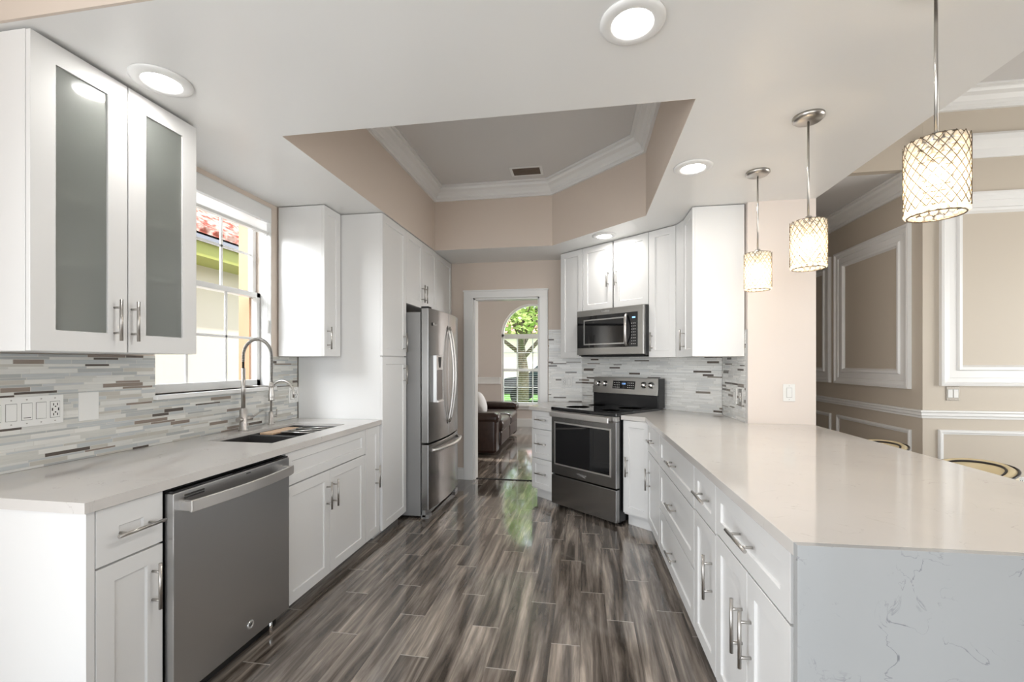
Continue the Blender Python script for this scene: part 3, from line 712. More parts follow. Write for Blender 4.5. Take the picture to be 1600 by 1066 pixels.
# filtered water faucet
c = thing('kitchen_faucet', 'small nickel gooseneck water faucet, to the right of the tall spring faucet', 'faucet', (-2.185, 2.828, CT))
MB().lathe([(.023, 0), (.023, .005), (.016, .01), (.0155, .085), (.01, .092)], (0, 0, 0), 20).build('base', 'nickel', c)
MB().tube([(0, 0, .08), (0, 0, .22)]+[(.088-.088*math.cos(PI*i/12), 0, .22+.088*math.sin(PI*i/12)) for i in range(1, 13)]+[(.176, 0, .19)], .0075, 12).build('spout', 'nickel', c)
MB().tube([(0, 0, .055), (.012, .04, .055)], .009, 10).tube([(.012, .038, .05), (.014, .042, .10)], .0045, 8).build('lever', 'nickel', c)

# dishwasher
c = thing('dishwasher', 'stainless steel dishwasher with curved bar handle, under the left worktop', 'dishwasher', (-1.503, 1.426, 0), RL)
DWW = .655
MB().box(.0, DWW, .045, .70, .10, .872).build('body', 'black', c)
d = MB().box(.0, DWW, .0, .040, .085, .862).build('door', 'steeld', c, bevel=.003)
MB().box(.004, DWW-.004, .006, .045, .8625, .869).build('control_panel', 'blackglass', c)
hp = [(.03+(DWW-.06)*i/20, -.048-.026*math.sin(PI*i/20), .808) for i in range(21)]
m = MB()
m.sweep([(p[0], p[1]) for p in hp], [(-.0, -.022), (.012, -.022), (.012, .022), (0, .022)], lambda a, b, h: (a, b, .808+h), False, 1)
m.box(.03, .052, -.049, .001, .79, .826).box(DWW-.052, DWW-.03, -.049, .001, .79, .826)
m.build('handle', 'steelb', c, bevel=.002)
MB().box(.045, .135, -.0012, .0, .841, .848).box(.045, .135, -.0012, .0, .832, .838).build('vent', 'slot', c)
MB().box(.36, .385, -.0012, 0, .848, .852).build('indicator', 'slot', c)
m = MB().lathe([(0, -.002), (.013, -.002), (.0165, -.004), (.0195, -.003), (.0195, .0)], (.385, 0, .155), 28, 'y'); bd = m.build('badge', 'badge', c)
text('GE', .016, 'slot', bd, Matrix.Translation((.385, -.0025, .155)) @ FRONT)
MB().box(.01, DWW-.01, .07, .09, .002, .10).build('toe_kick', 'black', c)
for x in (.05, .56): MB().tube([(x, .035, .001), (x, .035, .084)], .009, 10).build('foot', 'chrome', c)

# refrigerator
c = thing('refrigerator', 'stainless french door refrigerator with water dispenser and bottom freezer drawer', 'refrigerator', (-1.326, 3.662, 0), RL)
FW = .905
MB().box(.004, FW-.004, .072, .80, .02, 1.79).build('body', 'steels', c, bevel=.006)
def fdoor(x0, x1, z0, z1, name):
    n = 14; top = []
    for i in range(n+1):
        x = x0+(x1-x0)*i/n; u_ = (x-FW/2)/(FW/2); top.append((x, -.042*(1-u_*u_)))
    return MB().prism(top+[(x1, .062), (x0, .062)], z0, z1).build(name, 'steelf', c, bevel=.004)
dl = fdoor(.002, FW/2-.002, .655, 1.822, 'door'); dr = fdoor(FW/2+.002, FW-.002, .655, 1.822, 'door')
dz = fdoor(.002, FW-.002, .075, .640, 'freezer_drawer')
def bow(y0, z):  return 0
for dpar, x in ((dl, FW/2-.035), (dr, FW/2+.035)):
    pts = [(x, -.044-.055*math.sin(PI*i/18)**.8 if 0 < i < 18 else -.036, .775+.92*i/18) for i in range(19)]
    MB().tube(pts, .0105, 10, flat=.8).build('handle', 'steelb', dpar)
pts = [(.06+(FW-.12)*i/18, -.030-.07*math.sin(PI*i/18)**.6 if 0 < i < 18 else -.010, .585) for i in range(19)]
MB().tube(pts, .016, 10).build('handle', 'steelb', dz)
# dispenser
dsp = MB().box(.088, .262, -.046, -.01, 1.0, 1.415).build('dispenser', 'steeld', dl, bevel=.002)
MB().box(.100, .250, -.0475, -.044, 1.02, 1.285).build('recess', 'blackglass', dsp)
MB().add([(.135, -.048, 1.40), (.215, -.048, 1.40), (.195, -.048, 1.305), (.155, -.048, 1.305), (.135, -.046, 1.40), (.215, -.046, 1.40), (.195, -.046, 1.305), (.155, -.046, 1.305)],
         [(0, 1, 2, 3), (4, 7, 6, 5), (0, 4, 5, 1), (1, 5, 6, 2), (2, 6, 7, 3), (3, 7, 4, 0)]).build('control_panel', 'slot', dsp)
MB().box(.095, .255, -.06, -.044, 1.0, 1.014).build('drip_tray', 'badge', dsp)
lg = MB().lathe([(0, -.003), (.015, -.003), (.015, 0)], (.085, -.0215, 1.69), 20, 'y').build('logo', 'badge', dl)
text('LG', .036, 'badge', dl, Matrix.Translation((.135, -.026, 1.69)) @ Matrix.Rotation(-.14, 4, 'Z') @ FRONT)
MB().box(.01, FW-.01, .03, .06, .012, .072).build('toe_grille', 'steels', c)
for x in (.01, FW-.09): MB().box(x, x+.08, 0, .07, .001, .03).build('foot', 'steels', c)
MB().box(.03, .11, .01, .075, 1.823, 1.84).build('hinge_cover', 'dark', c)

# wall plates on the left backsplash
def plate(name, label, cat, loc, rz, w_, h_, devs, mat='plate', grp=None):
    """devs: list of (x, kind) with kind in rocker/outlet/dimmer/jack"""
    c = thing(name, label, cat, loc, rz, grp)
    MB().box(-w_/2, w_/2, -.006, 0, -h_/2, h_/2).build('plate', mat, c, bevel=.002)
    for x, k in devs:
        MB().box(x-.0182, x+.0182, -.0063, -.0058, -.0348, .0348).build('gap', 'steelplate' if mat == 'nickel' else 'gapgrey', c)  # grey outline paints the shadow line round each device
        if k in ('rocker', 'dimmer'):
            r = MB().box(x-.0165, x+.0165, -.0085, -.006, -.033, .033).build('switch', 'plate', c, bevel=.001)
            if k == 'dimmer': MB().box(x-.012, x+.012, -.0092, -.0085, -.026, -.0235).build('slider', 'slot', r)
        elif k == 'outlet':
            r = MB().box(x-.0165, x+.0165, -.0085, -.006, -.033, .033).build('socket', 'plate', c, bevel=.001)
            m = MB()
            for s_ in (-1, 1):
                m.box(x-.0085, x-.0055, -.0092, -.0085, s_*.021-.005, s_*.021+.005).box(x+.0055, x+.0085, -.0092, -.0085, s_*.021-.005, s_*.021+.005)
                m.lathe([(0, -.0092), (.003, -.0092), (.003, -.0085)], (x, 0, s_*.012), 10, 'y')
            m.box(x-.013, x-.009, -.0092, -.0085, -.006, .006).box(x+.009, x+.013, -.0092, -.0085, -.006, .006)
            m.build('slot', 'slot', r)
        elif k == 'jack':
            r = MB().box(x-.0165, x+.0165, -.0085, -.006, -.033, .033).build('socket', 'plate', c, bevel=.001)
            MB().lathe([(0, -.0092), (.006, -.0092), (.006, -.0085)], (x, 0, 0), 12, 'y').build('slot', 'slot', r)
        for s_ in (-1, 1): MB().lathe([(0, -.0068), (.003, -.0068), (.003, -.006)], (x, 0, s_*.048), 8, 'y').build('screw', 'nickel', c)
    return c
plate('switch_plate', 'wide white switch and outlet plate on the tiles under the glass cabinet', 'switch', (-2.2312, 1.458, 1.152), RL, .262, .122, [(-.097, 'jack'), (-.048, 'rocker'), (.002, 'dimmer'), (.050, 'rocker'), (.099, 'outlet')])
plate('blank_plate', 'blank white wall plate on the tiles, right of the wide switch plate', 'wall plate', (-2.2312, 1.690, 1.152), RL, .083, .128, [])
plate('outlet_plate', 'white outlet plate on the tiles behind the gooseneck faucet', 'outlet', (-2.2312, 3.135, 1.10), RL, .118, .118, [(-.023, 'rocker'), (.023, 'outlet')])

# ================================================================ DIAGONAL CORNER
def SL(x, y): p = SP(x, y); return (p.x, p.y, 0)
RD = -TH
# range
c = thing('range_stove', 'stainless steel range with black glass cooktop, set diagonally in the corner', 'stove', SL(0, 0), RD)
hw = .371
MB().box(-hw, hw, .03, .70, .03, .904).build('body', 'black', c, bevel=.002)
MB().box(-hw-.004, hw+.004, -.022, .66, .905, .934).build('cooktop', 'blackglass', c, bevel=.005)
for (x, y, r_) in ((-.19, .15, .11), (.19, .15, .085), (-.19, .43, .085), (.19, .43, .11)):
    MB().lathe([(r_, .9343), (r_, .9346), (r_-.002, .9346), (r_-.002, .9343)], (x, y, 0), 40).build('burner_ring', 'steelr', c)
d = MB().box(-hw, hw, -.018, .028, .312, .862).build('oven_door', 'steelr', c, bevel=.004)
wn = MB().shaker(-.332, .318, .400, .800, fr=.013, t=.004, y=-.0215, dep=.003, hole=True).build('window_frame', 'steelb', d)
MB().box(-.320, .306, -.020, -.0175, .412, .788).build('window', 'blackglass', d)
MB().box(-hw, hw, -.018, .028, .864, .903).build('vent_trim', 'steel', c, bevel=.002)
m = MB().box(-hw+.012, hw-.05, -.064, -.046, .848, .897).box(-hw+.03, -hw+.06, -.046, -.018, .856, .890).box(hw-.10, hw-.07, -.046, -.018, .856, .890)
m.build('handle', 'steelb', d, bevel=.005)
dr_ = MB().box(-hw, hw, -.018, .028, .030, .300).build('storage_drawer', 'steelr', c, bevel=.004)
text('Whirlpool', .026, 'badge', d, Matrix.Translation((-.0, -.0185, .355)) @ FRONT)
MB().tube([(-.045+.09*i/10, -.0190, .352+.012*math.sin(PI*i/10)-.018) for i in range(11)], .0012, 6).build('logo', 'badge', d)
bgd = MB().prism([(-.0, 0)]*0+[(-.372, .60), (.372, .60), (.372, .70), (-.372, .70)], .9345, 1.045).build('backguard', 'black', c, bevel=.002)
m = MB().add([(-.374, .585, 1.046), (.374, .585, 1.046), (.374, .615, 1.205), (-.374, .615, 1.205), (-.374, .70, 1.046), (.374, .70, 1.046), (.374, .70, 1.205), (-.374, .70, 1.205)],
             [(0, 1, 2, 3), (4, 7, 6, 5), (0, 4, 5, 1), (3, 2, 6, 7), (0, 3, 7, 4), (1, 5, 6, 2)])
cp = m.build('control_panel', 'steelm', c, bevel=.003)
MB().box(.3745, .380, .60, .70, .935, 1.203).build('end_cap', 'black', c)
tilt = Matrix.Translation((0, .585, 1.046)) @ Matrix.Rotation(-math.atan2(.03, .159), 4, 'X')
def tl(mb): return mb.xf(tilt)
dsp = tl(MB().box(-.128, .128, -.0025, 0, .050, .128)).build('display', 'blackglass', cp)
for sgn in (-1, 1):
    m = MB()
    for i in range(4):
        for j in (0, 1, 2): m.box(sgn*(.05+i*.020)-.004, sgn*(.05+i*.020)+.004, -.0032, -.0025, .062+j*.022, .067+j*.022)
    tl(m).build('keys', 'plate', dsp)
text('12:00', .020, 'digits', dsp, tilt @ Matrix.Translation((0, -.003, .100)) @ FRONT, 'digits', .0003)
for x in (-.312, -.226, .226, .304):
    k = tl(MB().lathe([(.0, -.030), (.021, -.030), (.024, -.024), (.025, -.004), (.030, -.002), (.030, 0)], (x, 0, .095), 24, 'y')).build('knob', 'chrome', cp)
for x in (-.33, .33):
    for y in (.08, .6): MB().tube([(x, y, .001), (x, y, .03)], .018, 10).build('foot', 'black', c)

# microwave
YM = .335
c = thing('microwave', 'stainless over-the-range microwave with black door, above the stove', 'microwave', SL(.015, YM), RD)
MB().box(-.38, .38, .032, .415, 1.418, 1.858).build('body', 'black', c, bevel=.002)
d = MB().box(-.38, .38, 0, .03, 1.425, 1.858).build('door', 'steelm', c, bevel=.004)
MB().box(-.372, .322, -.003, .001, 1.492, 1.800).build('window', 'blackglass', d)
MB().shaker(-.29, .19, 1.52, 1.765, fr=.012, t=.002, y=-.005, dep=.001, hole=True).build('window_frame', 'steeld', d)
pts = [(.205+.02*math.sin(PI*i/16), -.006-.045*math.sin(PI*i/16)**.7 if 0 < i < 16 else -.004, 1.505+.28*i/16) for i in range(17)]
MB().tube(pts, .013, 10, flat=.7).build('handle', 'steelb', d)
kp = MB().box(.248, .318, -.0045, -.003, 1.5, 1.79).build('keypad', 'blackglass', d)
m = MB()
for i in range(3):
    for j in range(8): m.box(.262+i*.018-.003, .262+i*.018+.004, -.0052, -.0045, 1.515+j*.026, 1.520+j*.026)
m.build('keys', 'plate', kp)
MB().box(.268, .300, -.0052, -.0045, 1.745, 1.758).build('display', 'digits', kp)
text('Whirlpool', .022, 'badge', d, Matrix.Translation((-.03, -.0008, 1.832)) @ FRONT)
MB().box(-.36, .36, .04, .38, 1.408, 1.4175).build('underside_grille', 'dark', c)

# wall cabinets on the diagonal
YU = .411
def upper(label, xa, xb, z0, z1, hx, hz=1.53, dp=.345):
    c = thing('wall_cabinet', label, 'cabinet', SL(xa, YU), RD)
    carcass(c, xb-xa, dp, z0, z1); front(c, 'door', 0, xb-xa, z0, z1, hx, hz); return c
c = thing('wall_cabinet', 'white wall cabinet left of the microwave, next to the doorway', 'cabinet', SL(-.659, YU), RD)
MB().prism([(.001, .0192), (.302, .0192), (.302, .345), (.18, .345), (.001, .19)], 1.396, 2.495).build('body', 'cab', c, bevel=.001)
front(c, 'door', 0, .302, 1.396, 2.495)
c = thing('wall_cabinet', 'white two-door cabinet directly above the microwave', 'cabinet', SL(-.355, YU), RD)
carcass(c, .748, .342, 1.862, 2.495)
front(c, 'door', 0, .362, 1.864, 2.495, .318, 2.15)
front(c, 'door', .378, .748, 1.864, 2.495, .41, 2.15)
MB().box(.362, .378, .017, .019, 1.864, 2.495).build('gap_strip', 'dark', c)
c = thing('wall_cabinet', 'narrow white wall cabinet right of the microwave', 'cabinet', SL(.397, YU), RD)
MB().box(.001, .255, .0192, .34, 1.396, 2.495).build('body', 'cab', c, bevel=.001)
front(c, 'door', 0, .255, 1.396, 2.495, .035, 1.53)
# filler + side cabinet on the right wall
c = thing('wall_cabinet', 'white wall cabinet on the right wall with its blank side panel facing the camera', 'cabinet', (.785, 3.745, 0), -PI/2)
carcass(c, .305, .358, 1.396, 2.495)
front(c, 'door', 0, .305, 1.396, 2.495, .045, 1.53)
q1 = SP(.653, YU+.003); q2 = Vector((.787, 3.748, 0))
tag(MB().prism([(q1.x, q1.y), (q2.x, q2.y), (q2.x+.06, q2.y+.006), (q1.x+.07, q1.y+.05)], 1.396, 2.495).build('filler_strip', 'cab'), 'narrow white filler strip in the corner between the right-hand wall cabinets', 'panel')

# base cabinets on the diagonal
c = thing('base_cabinet', 'white base cabinet with three drawers, left of the stove', 'cabinet', SL(-.668, .005), RD)
wd = .292
MB().prism([(.001, .0192), (wd-.001, .0192), (wd-.001, .70), (.31-.02, .70), (.12, .60), (.001, .35)], .10, .878).build('body', 'cab', c)
MB().prism([(.001, .075), (wd-.001, .075), (wd-.001, .70), (.29, .70), (.12, .60), (.001, .35)], .001, .0995).build('toe_kick', 'cab', c)
for a, b in ((.70, .876), (.41, .696), (.115, .406)): front(c, 'drawer', 0, wd, a, b, wd/2, (a+b)/2+.005, False, .15, fr=.05)
cR = thing('base_cabinet', 'narrow white base cabinet with one door, right of the stove', 'cabinet', SL(.385, .055), RD)
front(cR, 'door', 0, .252, .115, .876, .045, .50, fr=.052)
MB().box(.001, .251, .0192, .42, .10, .878).build('body', 'cab', cR)
MB().box(.001, .251, .075, .42, .001, .0995).build('toe_kick', 'cab', cR)

# ================================================================ PENINSULA
KP = .0116; RP = -PI/2+math.atan(KP)
def PX(y): return .519-KP*(y-1.155)
def pen(label, ya, yb):
    return thing('base_cabinet', label, 'cabinet', (PX(ya), ya, 0), RP)
DP = .60
c = pen('white peninsula cabinet with a drawer over one door, farthest from the camera', 3.60, 3.095); w_ = .503
carcass(c, w_, DP, .1, .878, .1); front(c, 'drawer', 0, w_, .665, .876, w_/2-.02, .77, False); front(c, 'door', 0, w_, .105, .661, .10, .46)
c = pen('white peninsula cabinet with a stack of three wide drawers', 3.093, 2.19); w_ = .901
carcass(c, w_, DP, .1, .878, .1)
for a, b in ((.665, .876), (.383, .661), (.105, .379)): front(c, 'drawer', 0, w_, a, b, w_/2, (a+b)/2, False)
c = pen('narrow white peninsula cabinet with drawer over one door, beside the wide drawers', 2.188, 1.857); w_ = .329
carcass(c, w_, DP, .1, .878, .1); front(c, 'drawer', 0, w_, .672, .876, w_/2+.02, .775, False); front(c, 'door', 0, w_, .105, .668, .283, .48, hl=.18)
c = pen('white peninsula cabinet with a drawer over two doors, nearest the camera', 1.855, 1.228); w_ = .625
carcass(c, w_, DP, .1, .878, .1); front(c, 'drawer', 0, w_, .683, .876, w_/2+.005, .775, False, .18)
front(c, 'door', 0, .327, .105, .679, .287, .48, hl=.18); front(c, 'door', .327, w_, .105, .679, .362, .48, hl=.18)
A = (.502, 1.155); B = (1.585, 1.192)
rx0 = SP(.378, .035); 
poly = [A, B, (1.585, 3.405), (1.155-.0005, 3.405)]
e1 = SP(.378, .03); cr = (.478, 3.655)
e1 = SP(.378, .035)
wallpt = SP(.378, .742)
poly = [(A[0]-.0005, A[1]+.0215), (1.585, 1.2135), (1.585, 3.405), (1.150, 3.405), (1.144, 3.97), (wallpt.x, wallpt.y), (e1.x, e1.y), cr]
o = MB().prism(poly, CB, CT).build('countertop', 'quartz', bevel=.0015)
tag(o, 'long pale quartz worktop of the peninsula running back to the stove', 'countertop')
# waterfall end and back panel
dirx = Vector((B[0]-A[0], B[1]-A[1])).normalized(); ny = Vector((-dirx.y, dirx.x))*.021
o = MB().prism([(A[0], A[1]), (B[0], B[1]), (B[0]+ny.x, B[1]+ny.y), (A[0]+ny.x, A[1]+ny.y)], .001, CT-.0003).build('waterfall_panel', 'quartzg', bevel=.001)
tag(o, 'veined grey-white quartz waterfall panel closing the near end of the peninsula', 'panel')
tag(MB().box(1.125, 1.145, 1.225, 3.40, .001, .879).build('back_panel', 'cab'), 'plain white panel on the dining side under the peninsula worktop', 'panel')
# left piece of worktop beside the stove
a_ = SP(-.690, -.015); b_ = SP(-.378, -.015); wl = SP(-.378, .742)
o = MB().prism([(a_.x, a_.y), (b_.x, b_.y), (wl.x, wl.y), (-.03, 4.975), (-.395, 4.975)], CB, CT).build('countertop', 'quartz', bevel=.0015)
tag(o, 'small piece of quartz worktop left of the stove', 'countertop')
plate('outlet_plate', 'white double outlet plate on the tiles between the doorway and the stove', 'outlet', (-.192, 4.979, 1.135), 0, .118, .118, [(-.023, 'outlet'), (.023, 'rocker')])
plate('switch_plate', 'white single switch on the end of the pink wall above the peninsula', 'switch', (1.425, 3.4095, 1.138), 0, .078, .122, [(0, 'rocker')])
plate('switch_plate', 'white switch on the tiled right wall under the blank-sided cabinet', 'switch', (1.145, 3.645, 1.095), -PI/2, .078, .122, [(0, 'rocker')])
plate('outlet_plate', 'nickel outlet plate at the edge of the tiled right wall, near the metal trim', 'outlet', (1.145, 3.52, 1.095), -PI/2, .078, .122, [(0, 'outlet')], 'nickel')
plate('switch_plate', 'pewter double switch plate below the framed panel on the dining wall', 'switch', (2.91, 4.0795, 1.103), 0, .092, .112, [(-.02, 'rocker'), (.02, 'rocker')], 'steelplate')
plate('outlet_plate', 'white outlet low on the dining wall beside the cream stool', 'outlet', (3.375, 4.0795, .405), 0, .062, .098, [(0, 'outlet')])

# ================================================================ LIGHTS
for i, (x, y, lab) in enumerate(((.16, 1.542, 'round recessed ceiling light nearest the camera, at the top centre'), (-1.70, 1.56, 'round recessed ceiling light beside the frosted glass cabinet'),
                   (.631, 2.75, 'round recessed ceiling light right of the ceiling tray'), (.178, 4.10, 'round recessed ceiling light in front of the cabinet over the microwave'))):
    c = thing('ceiling_light', lab, 'ceiling light', (x, y, ZC), 0)
    MB().lathe([(.108, -.0005), (.108, -.006), (.098, -.011), (.072, -.013), (.066, -.008), (.066, -.0005)], (0, 0, 0), 40).build('trim_ring', 'trimw', c)
    MB().lathe([(0, -.009), (.066, -.009), (.066, -.006)], (0, 0, 0), 32).build('lens', 'lens', c)
    area('ceiling_light_beam', (x, y, ZC-.02), (0, 0, -1), .12, .12, (5.5, 2.0, 5.5, 3.0)[i], (1, .97, .92), 'DISK', 180)
def pendant(x, y, lab):
    c = thing('pendant_lamp', lab, 'pendant lamp', (x, y, ZC), 0, 'crystal pendants over the peninsula')
    MB().lathe([(0, -.0005), (.066, -.0005), (.066, -.012), (.055, -.022), (.012, -.027), (.0, -.027)], (0, 0, 0), 36).build('canopy', 'nickel', c)
    MB().tube([(0, 0, -.02), (0, 0, -.478)], .0048, 10).build('rod', 'nickel', c)
    MB().lathe([(.0, -.465), (.014, -.468), (.02, -.482), (.02, -.54), (.0, -.54)], (0, 0, 0), 20).build('socket', 'nickel', c)
    zt, zb, R_ = -.492, -.712, .066
    m = MB(); rows, n = 12, 18
    for j in range(rows):
        z = zt-.008-(zt-zb-.016)*j/(rows-1)
        for i in range(n):
            t = 2*PI*(i+.5*(j % 2))/n; m.sphere((R_*math.cos(t), R_*math.sin(t), z), .0098, 8, 5, (1, 1, .88))
    sh = m.build('lamp_shade', 'bead', c, normals=False); sh['label'] = 'cylinder of clear crystal beads in a wire mesh'
    m = MB()
    for z in (zt, zb): m.tube([(R_*math.cos(2*PI*k/36), R_*math.sin(2*PI*k/36), z) for k in range(36)], .0022, 6, closed=True)
    for i in range(n):
        for s_ in (-1, 1):
            m.tube([((R_+.009)*math.cos(2*PI*(i+.5+s_*.5*j)/n), (R_+.009)*math.sin(2*PI*(i+.5+s_*.5*j)/n), zt-(zt-zb)*j/(rows-.2)) for j in range(rows)], .0011, 4, cap=False)
    for t in (0, PI/2, PI, 3*PI/2): m.tube([(.012*math.cos(t), .012*math.sin(t), -.484), (R_*math.cos(t), R_*math.sin(t), zt)], .0018, 6)
    m.build('wire_frame', 'wire', c, normals=False)
    MB().sphere((0, 0, -.585), .024, 16, 10, (1, 1, 1.25)).build('bulb', 'bulb', c)
    d = bpy.data.lights.new('pendant_glow', 'POINT'); d.energy = 2.4; d.color = (1, .78, .52); d.shadow_soft_size = .03
    o = bpy.data.objects.new('pendant_glow', d); C.objects.link(o); o.location = (x, y, ZC-.635)
pendant(1.033, 1.508, 'crystal bead pendant lamp nearest the camera, largest of the three')
pendant(1.033, 2.271, 'crystal bead pendant lamp in the middle of the row of three')
pendant(1.033, 2.885, 'crystal bead pendant lamp farthest away, close to the pink wall end')
# ceiling vent
c = thing('ceiling_vent', 'small brown air vent with white rim in the raised ceiling', 'vent', (-.525, 4.07, 3.12))
MB().box(-.15, .15, -.095, .095, -.006, -.0005).build('frame', 'trimw', c, bevel=.002)
MB().box(-.125, .125, -.07, .07, -.0075, -.006).build('grille', 'vent', c)
m = MB()
for i in range(6): m.box(-.122, .122, -.062+i*.022, -.052+i*.022, -.011, -.0076)
m.build('slats', 'vent', c)

# ================================================================ BAR STOOLS
def stool(x, y, rz, lab, ztop=.90):
    c = thing('bar_stool', lab, 'stool', (x, y, 0), rz, 'cream bar stools at the peninsula')
    R1 = .145
    MB().lathe([(0, .60), (R1-.035, .60), (R1-.02, .62), (R1-.02, .66), (R1-.05, .685), (0, .69)], (0, 0, 0), 32).build('seat', 'cream', c)
    m = MB(); n = 30; a0 = math.radians(115); ring_ = []
    for i in range(n+1):
        t = -a0+2*a0*i/n; h = ztop-.06*(abs(t)/a0)**2.6; t_ = .030
        ring_.append([((R1+t_/2)*math.cos(t), (R1+t_/2)*math.sin(t), .60), ((R1+t_/2+.012)*math.cos(t), (R1+t_/2+.012)*math.sin(t), h-.01), ((R1)*math.cos(t), (R1)*math.sin(t), h+.006), ((R1-t_/2)*math.cos(t), (R1-t_/2)*math.sin(t), h-.01), ((R1-t_/2-.01)*math.cos(t), (R1-t_/2-.01)*math.sin(t), .64)])
    vs = [p for r_ in ring_ for p in r_]; fs = []
    for i in range(n):
        for k in range(5): fs.append((i*5+k, i*5+(k+1) % 5, (i+1)*5+(k+1) % 5, (i+1)*5+k))
    fs += [(0, 1, 2, 3, 4), tuple(n*5+k for k in (4, 3, 2, 1, 0))]
    m.add(vs, fs, True); bk = m.build('backrest', 'cream', c)
    for kk, rr in ((1, .0055), (3, .0055)): MB().tube([tuple(Vector(r_[kk])+Vector((0, 0, .004))) for r_ in ring_], rr, 8).build('piping', 'piping', bk)
    for t in (45, 135, 225, 315):
        t = math.radians(t); MB().tube([(.13*math.cos(t), .13*math.sin(t), .60), (.22*math.cos(t), .22*math.sin(t), .001)], [.018, .012], 10).build('leg', 'piping', c)
    MB().tube([(.19*math.cos(2*PI*k/24), .19*math.sin(2*PI*k/24), .22) for k in range(24)], .008, 8, closed=True).build('footrest', 'chrome', c)
stool(1.86, 2.52, 0.3, 'cream and black barrel-back bar stool nearest the camera, at the right edge', .855)
stool(1.84, 3.20, .3, 'cream and black barrel-back bar stool farther back, mostly hidden by the worktop', .835)

# ================================================================ FRONT ROOM SOFA
c = thing('sofa', 'dark brown leather reclining sofa seen through the doorway', 'sofa', (-1.75, 7.3, 0))
def cush(name, x0, x1, y0, y1, z0, z1, bev, par=c):
    o = MB().box(x0, x1, y0, y1, z0, z1).build(name, 'leather', par); b = o.modifiers.new('b', 'BEVEL'); b.width = bev; b.segments = 5
    for p in o.data.polygons: p.use_smooth = True
    return o
cush('base', -.45, .46, -.80, .80, .06, .30, .03)
for y in (-.75, 0.02): cush('seat_cushion', -.25, .55, y, y+.73, .29, .50, .08)
for y in (-.75, 0.02): cush('footrest_panel', .44, .53, y+.01, y+.72, .10, .33, .04)
for y in (-.75, 0.02): cush('back_cushion', -.52, -.18, y, y+.73, .42, .98, .12)
for y in (-1.0, .79):
    a = cush('armrest', -.45, .50, y, y+.24, .03, .62, .05)
    cush('arm_pad', -.35, .535, y-.015, y+.255, .47, .61, .06, a)
lv = MB().lathe([(0, -.004), (.045, -.004), (.05, 0)], (.12, -1.001, .42), 20, 'y').build('recliner_lever', 'piping', c)
o = MB().sphere((0, 0, 0), .24, 16, 10, (.38, .8, .8)).build('throw_pillow', 'pillow'); o.location = (-1.60, 6.78, .71); o.rotation_euler = (0, -.3, .1)
tag(o, 'white throw pillow propped on the brown leather sofa', 'pillow')

# ================================================================ OUTDOORS
o = MB().box(-60, 60, 10.5, 80, -.35, -.15).build('ground', 'grass'); struct(o)
M['concrete'] = plain('pale_concrete', (.50, .49, .47), .9, noise=.08, nscale=3)
o = MB().box(-60, 60, -40, 10.5, -.35, -.15).build('ground_patio', 'concrete'); struct(o)  # unseen paving added to keep the bounced light neutral
c = thing('neighbour_house', 'neighbouring house with a clay tile roof, lime fascia and cream wall outside the sink window', 'house', (-6.16, 4, 0))
MB().box(-4, 0, -6, 9, -.15, 3.1).build('wall', 'stucco', c)
MB().box(-.02, .0, -6, 9, 0, 0.001).build('footing', 'stucco', c)
MB().box(.52, .56, -6.3, 9.3, 2.93, 3.17).box(0, .52, -6.3, 9.3, 2.93, 2.96).build('fascia', 'fascia', c)
MB().box(.56, .66, -6.3, 9.3, 3.15, 3.25).build('gutter', 'gutter', c)
m = MB(); nrow = 13
for j in range(64):
    y = -6.2+j*.24
    m.tube([(.66, y, 3.27), (-4.2, y, 3.27+4.86*.62)], .085, 8)
for i in range(nrow):
    m.box(.66-.36*i-.03, .66-.36*i, -6.3, 9.3, 3.22+.62*.36*i, 3.33+.62*.36*i)
m.add([(.66, -6.3, 3.22), (.66, 9.3, 3.22), (-4.2, 9.3, 3.22+4.86*.62), (-4.2, -6.3, 3.22+4.86*.62)], [(0, 1, 2, 3)])
m.build('roof', 'roof', c, normals=False)
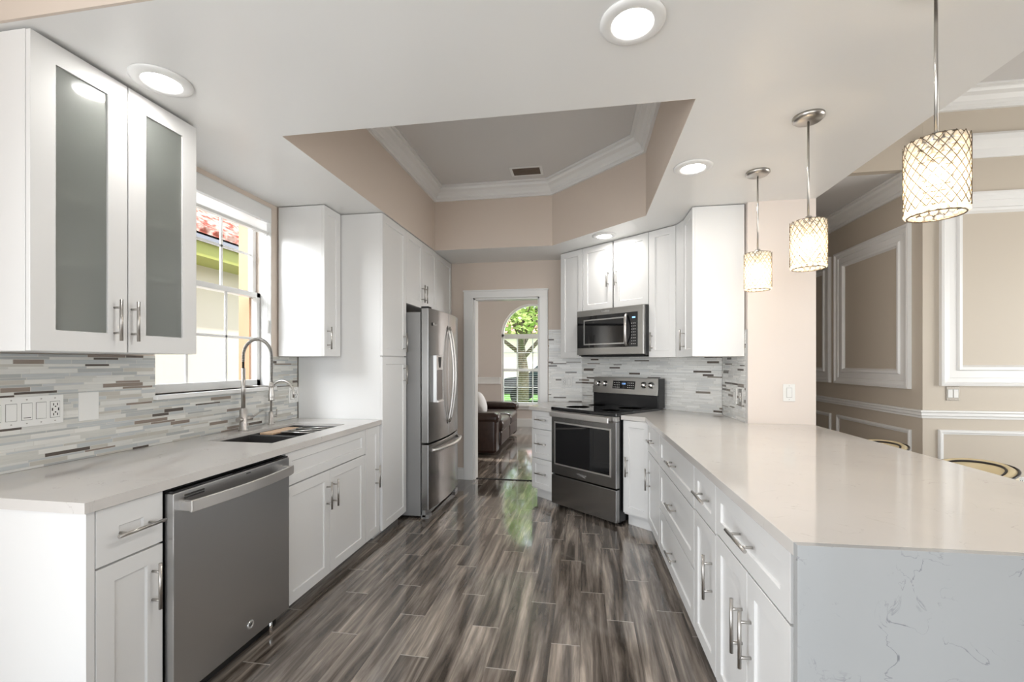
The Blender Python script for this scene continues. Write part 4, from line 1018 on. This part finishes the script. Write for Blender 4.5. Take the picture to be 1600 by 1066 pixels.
# trees in the front garden
def tree(x, y, h, r, lab, seed, name='tree'):
    random.seed(seed)
    c = thing(name, lab, 'tree', (x, y, -.15))
    m = MB(); m.tube([(0, 0, 0), (.05, .02, h*.25), (-.05, 0, h*.45), (.05, 0, h*.6)], [.22, .17, .13, .09], 10); tips = []
    for k in range(9):
        a = k*2.4+random.random(); L_ = r*(.6+.5*random.random()); z0_ = h*(.35+.03*k)
        e = (L_*math.cos(a), L_*math.sin(a), z0_+r*(.4+.6*random.random())); tips.append(e)
        m.tube([(0, 0, z0_), (e[0]*.45, e[1]*.45, z0_+(e[2]-z0_)*.7), e], [.08, .05, .02], 7)
    m.build('trunk', 'bark', c)
    m = MB()
    for k in range(2400):
        t = tips[k % len(tips)] if k % 3 else (0, 0, h*.72)
        while True:
            p = [random.uniform(-1, 1) for _ in range(3)]
            if sum(q*q for q in p) < 1: break
        rr = r*(.5 if k % 3 else .8)
        cx, cy, cz = t[0]+p[0]*rr, t[1]+p[1]*rr, t[2]+p[2]*rr*.7
        a, b = random.uniform(0, PI), random.uniform(0, PI); s_ = .07+.05*random.random()
        ux = Vector((math.cos(a), math.sin(a), random.uniform(-.6, .6))).normalized()*s_; vx = Vector((-math.sin(a)*math.cos(b), math.cos(a)*math.cos(b), math.sin(b)))*s_*.6
        pc = Vector((cx, cy, cz)); m.add([pc-ux, pc-vx, pc+ux, pc+vx], [(0, 1, 2, 3)])
    m.build('leaves', 'leaf', c, normals=False)['kind'] = 'stuff'
tree(-1.95, 14.0, 4.6, 1.9, 'leafy green tree with branching trunk outside the arched window, nearer the house', 3)
tree(-.6, 19.5, 5.4, 2.2, 'leafy green tree farther off behind the parked car', 11)
c = thing('parked_car', 'dark car parked outside beyond the arched window', 'car', (-.9, 16.6, -.15))
m = MB(); prof = [(-2.2, .35), (-2.25, .75), (-1.9, .95), (-1.2, 1.02), (-.7, 1.45), (.7, 1.5), (1.4, 1.05), (2.1, .98), (2.25, .7), (2.2, .35)]
n = len(prof); vs = [(x, -.85, z) for x, z in prof]+[(x, .85, z) for x, z in prof]
m.add(vs, [tuple(range(n)), tuple(range(n, 2*n))[::-1]]+[(i, (i+1) % n, n+(i+1) % n, n+i) for i in range(n)]).build('body', 'carp', c, bevel=.06)
MB().add([(-1.05, -.86, 1.04), (-.62, -.86, 1.40), (.62, -.86, 1.42), (1.2, -.86, 1.06)], [(0, 1, 2, 3)]).build('side_window', 'carglass', c)
for x in (-1.4, 1.4):
    for y in (-.8, .8): MB().lathe([(0, -.1), (.30, -.1), (.33, -.07), (.33, .07), (.30, .1), (0, .1)], (x, y, .33), 24, 'y').build('wheel', 'tyre', c)
c = thing('neighbour_house', 'pink house across the street beyond the arched window', 'house', (-1, 27, -.15))
MB().box(-9, 9, 0, 6, 0, 3.3).build('wall', 'pinkhouse', c)
MB().add([(-9.5, -.5, 3.3), (9.5, -.5, 3.3), (9.5, 6.5, 3.3), (-9.5, 6.5, 3.3), (-6, 3, 5.0), (6, 3, 5.0)], [(0, 1, 5, 4), (2, 3, 4, 5), (0, 4, 3), (1, 2, 5), (0, 3, 2, 1)]).build('roof', 'roof', c)
